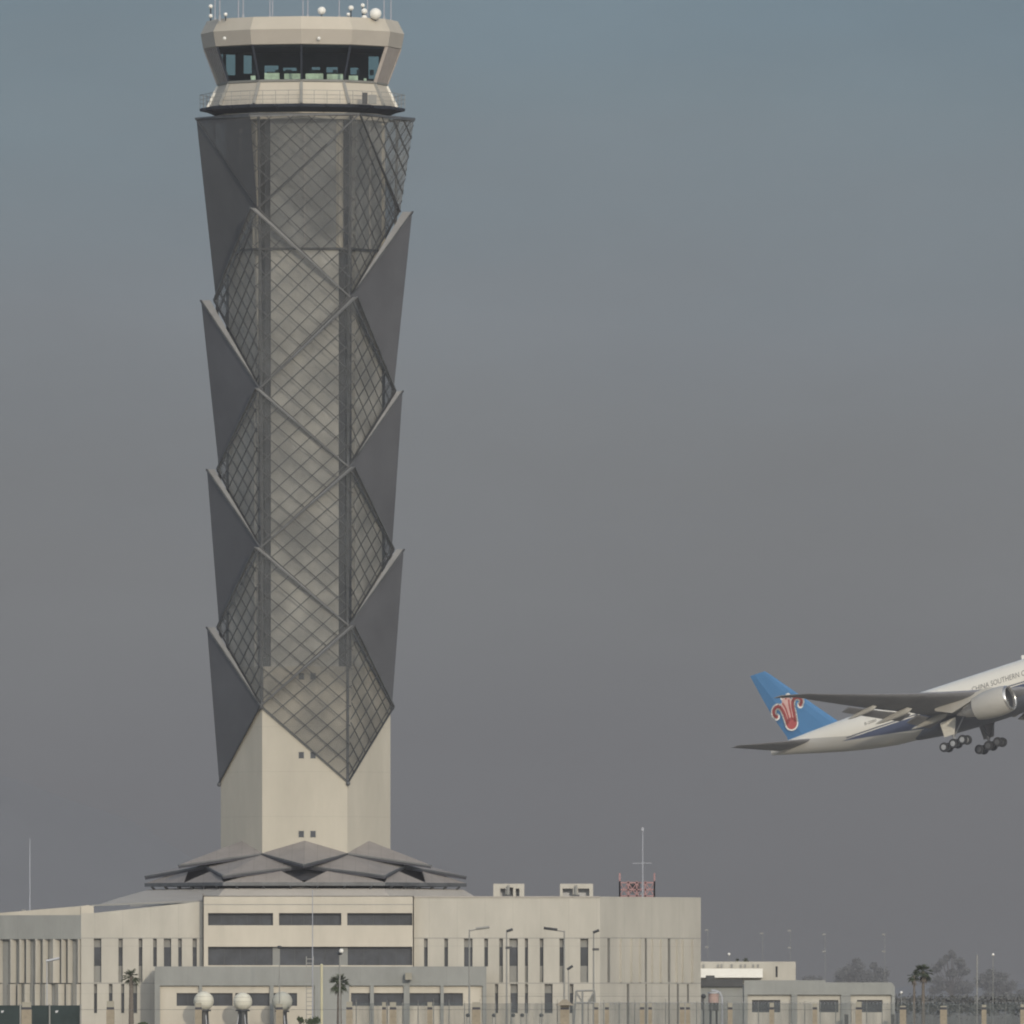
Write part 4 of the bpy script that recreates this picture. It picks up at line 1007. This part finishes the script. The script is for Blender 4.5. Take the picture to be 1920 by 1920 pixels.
    # main gear
    GS = PALE if sgn < 0 else GEARD  # far gear takes the darker steel that stands for shade
    gx, gy, gzz = -32.6, sgn*5.5, -6.1
    mb = MB(); mb.tube((gx, gy, gzz), (gx - .3, gy*.93, -2.6), .2, GS, 10); mb.tube((gx, gy, gzz + .9), (gx + 2.0, gy*.9, -2.6), .09, GS, 6); mb.tube((gx, gy, gzz + 1.2), (gx, gy - sgn*1.8, -2.8), .1, GS, 6)
    g = jpart(mb, 'main_gear', jet); g['label'] = 'near side main landing gear' if sgn < 0 else 'far side main landing gear'
    tilt = math.radians(-4)
    mb = MB(); d = Vector((math.cos(tilt), 0, -math.sin(tilt))); c = Vector((gx, gy, gzz)); mb.tube(c - d*1.6, c + d*1.6, .15, GS, 8); jpart(mb, 'bogie_beam', g)
    for ax_ in (-1.5, 0, 1.5):
        for sd in (-1, 1):
            wc = c + d*ax_ + Vector((0, sd*.70, 0)); mb = MB()
            prof = [(-.25, .38), (-.27, .56), (-.2, .65), (0, .68), (.2, .65), (.27, .56), (.25, .38)]
            mb.lathe(prof, wc, (0, 1, 0), TYRE, 22); wh = jpart(mb, 'wheel', g)
            mb = MB()
            for t_, r_ in ((-.22, .38), (.22, .38)): mb.lathe([(t_*1.08, r_), (t_, r_*.6), (t_*1.2, .1), (t_*1.2, .01)], wc, (0, 1, 0), GS, 16)
            jpart(mb, 'rim', wh)
    mb = MB(); mb.loft([[Vector((gx + 1.2, gy + sgn*.55, -2.7)), Vector((gx - 1.3, gy + sgn*.55, -2.8)), Vector((gx - 1.1, gy + sgn*.62, -4.9)), Vector((gx + .5, gy + sgn*.62, -4.9))], [Vector((gx + 1.2, gy + sgn*.63, -2.7)), Vector((gx - 1.3, gy + sgn*.63, -2.8)), Vector((gx - 1.1, gy + sgn*.7, -4.9)), Vector((gx + .5, gy + sgn*.7, -4.9))]], PLW if sgn < 0 else PLG)  # far door greyed, the shade of that side put into its colour
    jpart(mb, 'gear_door', g, False)
# nose gear
mb = MB(); mb.tube((-6.4, 0, -5.6), (-6.2, 0, -2.6), .14, PALE, 8); ng = jpart(mb, 'nose_gear')
for sd in (-.4, .4):
    mb = MB(); mb.lathe([(-.2, .3), (-.2, .48), (0, .53), (.2, .48), (.2, .3)], (-6.4, sd, -5.6), (0, 1, 0), TYRE, 18); jpart(mb, 'wheel', ng)
# fin, with flat-sided section
def fin_t(z): return .52 - .032*(z - 2)
mb = MB(); secs = []
for z, le, te in ((1.6, 50.3, 59.7), (3, 51.8, 59.9), (6, 54.55, 61.15), (9, 57.3, 62.1), (12.0, 60.0, 62.95), (12.75, 60.75, 63.15)):
    t_ = fin_t(z) if z < 12.5 else .08; ch = te - le
    prof = [(0, 0), (.03, .45), (.1, .8), (.25, 1), (.7, 1), (1, .08)]
    secs.append([Vector((-(le + ch*c), t_*w_, z)) for c, w_ in prof] + [Vector((-(le + ch*c), -t_*w_, z)) for c, w_ in reversed(prof[1:])])
mb.loft(secs, PLB); fin = jpart(mb, 'fin', jet, False); shade_auto(fin, 60)
# emblem of curled red petals, outlined in white, on both sides of the fin
def catmull(P, n=6):
    P = [Vector((*p, 0)) for p in P]; Q = [P[0]*2 - P[1]] + P + [P[-1]*2 - P[-2]]; out = []
    for i in range(1, len(Q) - 2):
        for k in range(n):
            t = k/n; a, b, c, d = Q[i - 1:i + 3]
            out.append(.5*((2*b) + (c - a)*t + (2*a - 5*b + 4*c - d)*t*t + (3*b - a - 3*c + d)*t**3))
    out.append(P[-1]); return out
strokes = [[(.62, -1.5), (.72, -.5), (.74, .5), (.95, 1.3), (1.5, 1.7), (2.1, 1.45), (2.25, .9), (1.95, .5)],
           [(-.62, -1.5), (-.72, -.5), (-.85, .4), (-1.2, 1.1), (-1.7, 1.25), (-2.2, .9), (-2.3, .3), (-2.0, -.1)],
           [(.22, -1.2), (.26, -.2), (.28, .8), (.40, 1.7)], [(-.22, -1.2), (-.28, -.2), (-.40, .8), (-.65, 1.5)]]
def emblem(mbx, side, lift, width, mt, thin, dots):
    def P(v, l=lift): z = 6.15 + v.y; return Vector((-58.5 + v.x, side*(fin_t(z) + l), z))
    for si, st in enumerate(strokes):
        pts = catmull(st); w = width if si < 2 else thin
        for i in range(len(pts) - 1):
            a, b = pts[i], pts[i + 1]; d = (b - a).normalized(); q = Vector((-d.y, d.x, 0))*w*.5; e = d*w*.12
            mbx.poly([P(a - q - e), P(b - q + e), P(b + q + e), P(a + q - e)], mt)
        if si < 2:
            c = pts[-1]; mbx.poly([P(c + Vector((math.cos(2*PI*i/14), math.sin(2*PI*i/14), 0))*w*.58) for i in range(14)], mt)
    c = Vector((0, -1.6, 0)); mbx.poly([P(c + Vector((math.cos(2*PI*i/20), math.sin(2*PI*i/20)*1.0, 0))*(.62 + width*.5)) for i in range(20)], mt)
    for c in (((0, 1.95), (-.42, 2.2), (.42, 2.25)) if width > .5 else ()):
        mbx.poly([P(Vector((*c, 0)) + Vector((math.cos(2*PI*i/12), math.sin(2*PI*i/12), 0))*dots) for i in range(12)], mt)
for side in (-1, 1):
    mb = MB(); emblem(mb, side, .02, .86, WHITE, .62, .40)
    q = jpart(mb, 'emblem_outline', fin, False)
    # fill between the stems in white
    mb = MB(); z = 6.15; mb.poly([Vector((-58.5 + a, side*(fin_t(z + b) + .026), z + b)) for a, b in ((-.8, -1.4), (.8, -1.4), (.9, .8), (.6, 2.0), (-.6, 2.0), (-1.0, .8))], mat('emblem_pink' + str(side), (.60, .38, .34), .5)); jpart(mb, 'emblem_fill', fin, False)
    mb = MB(); emblem(mb, side, .036, .44, PLR, .24, .13); jpart(mb, 'emblem', fin, False)
    for c in ((0, 1.95), (-.42, 2.2), (.42, 2.25)):
        mb = MB(); mb.poly([Vector((-58.5 + c[0] + .13*math.cos(2*PI*i/12), side*(fin_t(6.15 + c[1]) + .04), 6.15 + c[1] + .13*math.sin(2*PI*i/12))) for i in range(12)], PLR); jpart(mb, 'emblem_dot', fin, False)
# lettering
def text_part(txt, s_start, zc, width, cap, side, name):
    cu = bpy.data.curves.new('t', 'FONT'); cu.body = txt; cu.size = 1; cu.resolution_u = 3
    to = bpy.data.objects.new('t', cu); C.objects.link(to); bpy.context.view_layer.update()
    dg = bpy.context.evaluated_depsgraph_get(); me = bpy.data.meshes.new_from_object(to.evaluated_get(dg))
    bpy.data.objects.remove(to); xs = [v.co.x for v in me.vertices]; ys = [v.co.y for v in me.vertices]
    x0, x1, y0, y1 = min(xs), max(xs), min(ys), max(ys)
    import bmesh
    bm = bmesh.new(); bm.from_mesh(me); bmesh.ops.subdivide_edges(bm, edges=[e for e in bm.edges if e.calc_length() > .3], cuts=1); bm.to_mesh(me); bm.free()
    for v in me.vertices:
        u = (v.co.x - x0)/(x1 - x0)*width; h = (v.co.y - y0)/(y1 - y0)*cap
        s = s_start - u if side < 0 else s_start - width + u
        # local fuselage section
        for a, b in zip(fs, fs[1:]):
            if a[0] <= s <= b[0]:
                f = (s - a[0])/(b[0] - a[0]); w_, hh, cc = (a[i] + (b[i] - a[i])*f for i in (1, 2, 3)); break
        th = math.asin(max(-1, min(1, (zc - cc)/hh))) + (h - cap/2)/hh
        v.co = Vector((-s, side*(w_ + .025)*math.cos(th), cc + (hh + .025)*math.sin(th)))
    me.materials.clear(); me.materials.append(PLT); o = bpy.data.objects.new(name, me); C.objects.link(o); o.parent = fus
for side in (-1, 1):
    text_part('CHINA SOUTHERN CARGO', 29.4, .75, 10.9, .78, side, 'lettering')
    text_part('B-2080', 46.6, .9, 1.9, .42, side, 'registration')
# small things on the body: beacon, blade aerials, door outline, tail cone outlet
mb = MB(); mb.loft([[Vector((-21.4, -.06, 3.05)), Vector((-21.4, .06, 3.05)), Vector((-22.3, .06, 3.05)), Vector((-22.3, -.06, 3.05))], [Vector((-21.9, -.03, 3.65)), Vector((-21.9, .03, 3.65)), Vector((-22.3, .03, 3.65)), Vector((-22.3, -.03, 3.65))]], WHITE); jpart(mb, 'blade_aerial', jet, False)
mb = MB(); mb.sphere((-21.0, 0, 3.2), .28, WHITE, 10, 8); jpart(mb, 'satcom_dome', jet)
mb = MB()
for s0_, s1_ in ((1.9, 2.9), (3.0, 3.9)):
    for sd in (-1, 1): mb.poly([(-s0_, sd*1.2, .55), (-s1_, sd*1.75, .75), (-s1_ + .1, sd*1.5, 1.35), (-s0_ + .1, sd*.9, 1.0)], GLASS)
jpart(mb, 'cockpit_window', jet, False)

# ------------------------------------------------------------------ camera, sun, sky
cam = bpy.data.cameras.new('camera'); co = bpy.data.objects.new('camera', cam); C.objects.link(co)
co.location = (0, -D, ZC); co.rotation_euler = (PI/2, 0, 0)
cam.sensor_width = 36; cam.lens = 36/(1920*S/D); cam.shift_y = (HOR - 960)/1920
cam.clip_start = 5; cam.clip_end = 40000
bpy.context.scene.camera = co
SEL, SAZ = math.radians(17), math.radians(15)      # elevation; degrees right of the camera's back
sd = Vector((math.sin(SAZ)*math.cos(SEL), -math.cos(SAZ)*math.cos(SEL), math.sin(SEL)))
sun = bpy.data.lights.new('sun', 'SUN'); sun.energy = 2.0; sun.angle = math.radians(.9); sun.color = (1, .88, .70)
so = bpy.data.objects.new('sun', sun); C.objects.link(so); so.rotation_euler = sd.to_track_quat('Z', 'Y').to_euler(); so.location = (60, -200, 200)
w = bpy.data.worlds.new('World'); bpy.context.scene.world = w; w.use_nodes = True
N = w.node_tree.nodes; L = w.node_tree.links; bg = N['Background']
GLOW = 1.4/.15
sky = N.new('ShaderNodeTexSky'); sky.sky_type = 'NISHITA'; sky.sun_disc = False; sky.sun_elevation = SEL; sky.sun_rotation = math.atan2(sd.x, sd.y)
sky.air_density = 1.2; sky.dust_density = 3.5; sky.altitude = 2200
bg.inputs['Strength'].default_value = .15
tc = N.new('ShaderNodeTexCoord'); sx = N.new('ShaderNodeSeparateXYZ'); L.new(tc.outputs['Generated'], sx.inputs[0])
ns = N.new('ShaderNodeTexNoise'); ns.inputs['Scale'].default_value = 22; ns.inputs['Detail'].default_value = 4
mp = N.new('ShaderNodeMapping'); mp.inputs['Scale'].default_value = (1, 1, 5); L.new(tc.outputs['Generated'], mp.inputs[0]); L.new(mp.outputs[0], ns.inputs['Vector'])
ad = N.new('ShaderNodeMath'); ad.operation = 'MULTIPLY_ADD'; ad.inputs[1].default_value = .016; L.new(ns.outputs['Fac'], ad.inputs[0]); 
su = N.new('ShaderNodeMath'); su.operation = 'SUBTRACT'; su.inputs[1].default_value = .008; L.new(ad.outputs[0], su.inputs[0])
L.new(sx.outputs['Z'], ad.inputs[2])
mr = N.new('ShaderNodeMapRange'); mr.inputs['From Min'].default_value = 0; mr.inputs['From Max'].default_value = .0585; L.new(su.outputs[0], mr.inputs['Value'])
cr_ = N.new('ShaderNodeValToRGB'); L.new(mr.outputs[0], cr_.inputs[0])
def srgb(c): return tuple(((v/255)/12.92 if v/255 <= .04045 else ((v/255 + .055)/1.055)**2.4) for v in c)
SKY = [(0.0, (98, 98, 100)), (.22, (109, 110, 113)), (.42, (127, 132, 132)), (.65, (133, 144, 151)), (.85, (124, 147, 158)), (1.0, (116, 146, 162))]
e = cr_.color_ramp.elements
while len(e) > 1: e.remove(e[0])
for i, (p, c) in enumerate(SKY):
    q = e[0] if i == 0 else e.new(p); q.position = p; q.color = (*srgb(c), 1)
n3 = N.new('ShaderNodeTexNoise'); n3.inputs['Scale'].default_value = 34; n3.inputs['Detail'].default_value = 5; n3.inputs['Roughness'].default_value = .55
mp3 = N.new('ShaderNodeMapping'); mp3.inputs['Scale'].default_value = (1, 1, 2.2); mp3.inputs['Rotation'].default_value = (0, .35, 0); L.new(tc.outputs['Generated'], mp3.inputs[0]); L.new(mp3.outputs[0], n3.inputs['Vector'])
m3 = N.new('ShaderNodeMapRange'); m3.inputs['From Min'].default_value = .3; m3.inputs['From Max'].default_value = .7; m3.inputs['To Min'].default_value = .89/.15; m3.inputs['To Max'].default_value = 1.06/.15; L.new(n3.outputs['Fac'], m3.inputs['Value'])
sc = N.new('ShaderNodeVectorMath'); sc.operation = 'SCALE'; L.new(m3.outputs[0], sc.inputs['Scale']); L.new(cr_.outputs[0], sc.inputs[0])
m2 = N.new('ShaderNodeMapRange'); m2.interpolation_type = 'SMOOTHSTEP'; m2.inputs['From Min'].default_value = .07; m2.inputs['From Max'].default_value = .35; L.new(sx.outputs['Z'], m2.inputs['Value'])
mx = N.new('ShaderNodeMix'); mx.data_type = 'RGBA'; L.new(m2.outputs[0], mx.inputs['Factor']); L.new(sc.outputs[0], mx.inputs['A']); L.new(sky.outputs[0], mx.inputs['B'])
# bright haze added on the sun's side of the sky to fill the faces
dt = N.new('ShaderNodeVectorMath'); dt.operation = 'DOT_PRODUCT'; L.new(tc.outputs['Generated'], dt.inputs[0]); dt.inputs[1].default_value = sd
gm = N.new('ShaderNodeMapRange'); gm.inputs['From Min'].default_value = -.1; gm.inputs['From Max'].default_value = 1; L.new(dt.outputs['Value'], gm.inputs['Value'])
gp = N.new('ShaderNodeMath'); gp.operation = 'POWER'; gp.inputs[1].default_value = 1.6; L.new(gm.outputs[0], gp.inputs[0])
gs = N.new('ShaderNodeVectorMath'); gs.operation = 'SCALE'; gs.inputs[0].default_value = (GLOW*.98, GLOW*.93, GLOW*.84); L.new(gp.outputs[0], gs.inputs['Scale'])
ga = N.new('ShaderNodeVectorMath'); ga.operation = 'ADD'; L.new(mx.outputs['Result'], ga.inputs[0]); L.new(gs.outputs[0], ga.inputs[1])
L.new(ga.outputs[0], bg.inputs['Color'])
scn = bpy.context.scene
scn.view_settings.view_transform = 'Standard'; scn.view_settings.look = 'None'; scn.view_settings.exposure = 0; scn.view_settings.gamma = 1
scn.render.engine = 'CYCLES'; scn.cycles.use_denoising = True
scn.cycles.transparent_max_bounces = 24; scn.cycles.max_bounces = 6; scn.cycles.volume_bounces = 0
scn.cycles.pixel_filter_type = 'BLACKMAN_HARRIS'; scn.cycles.filter_width = 2.0
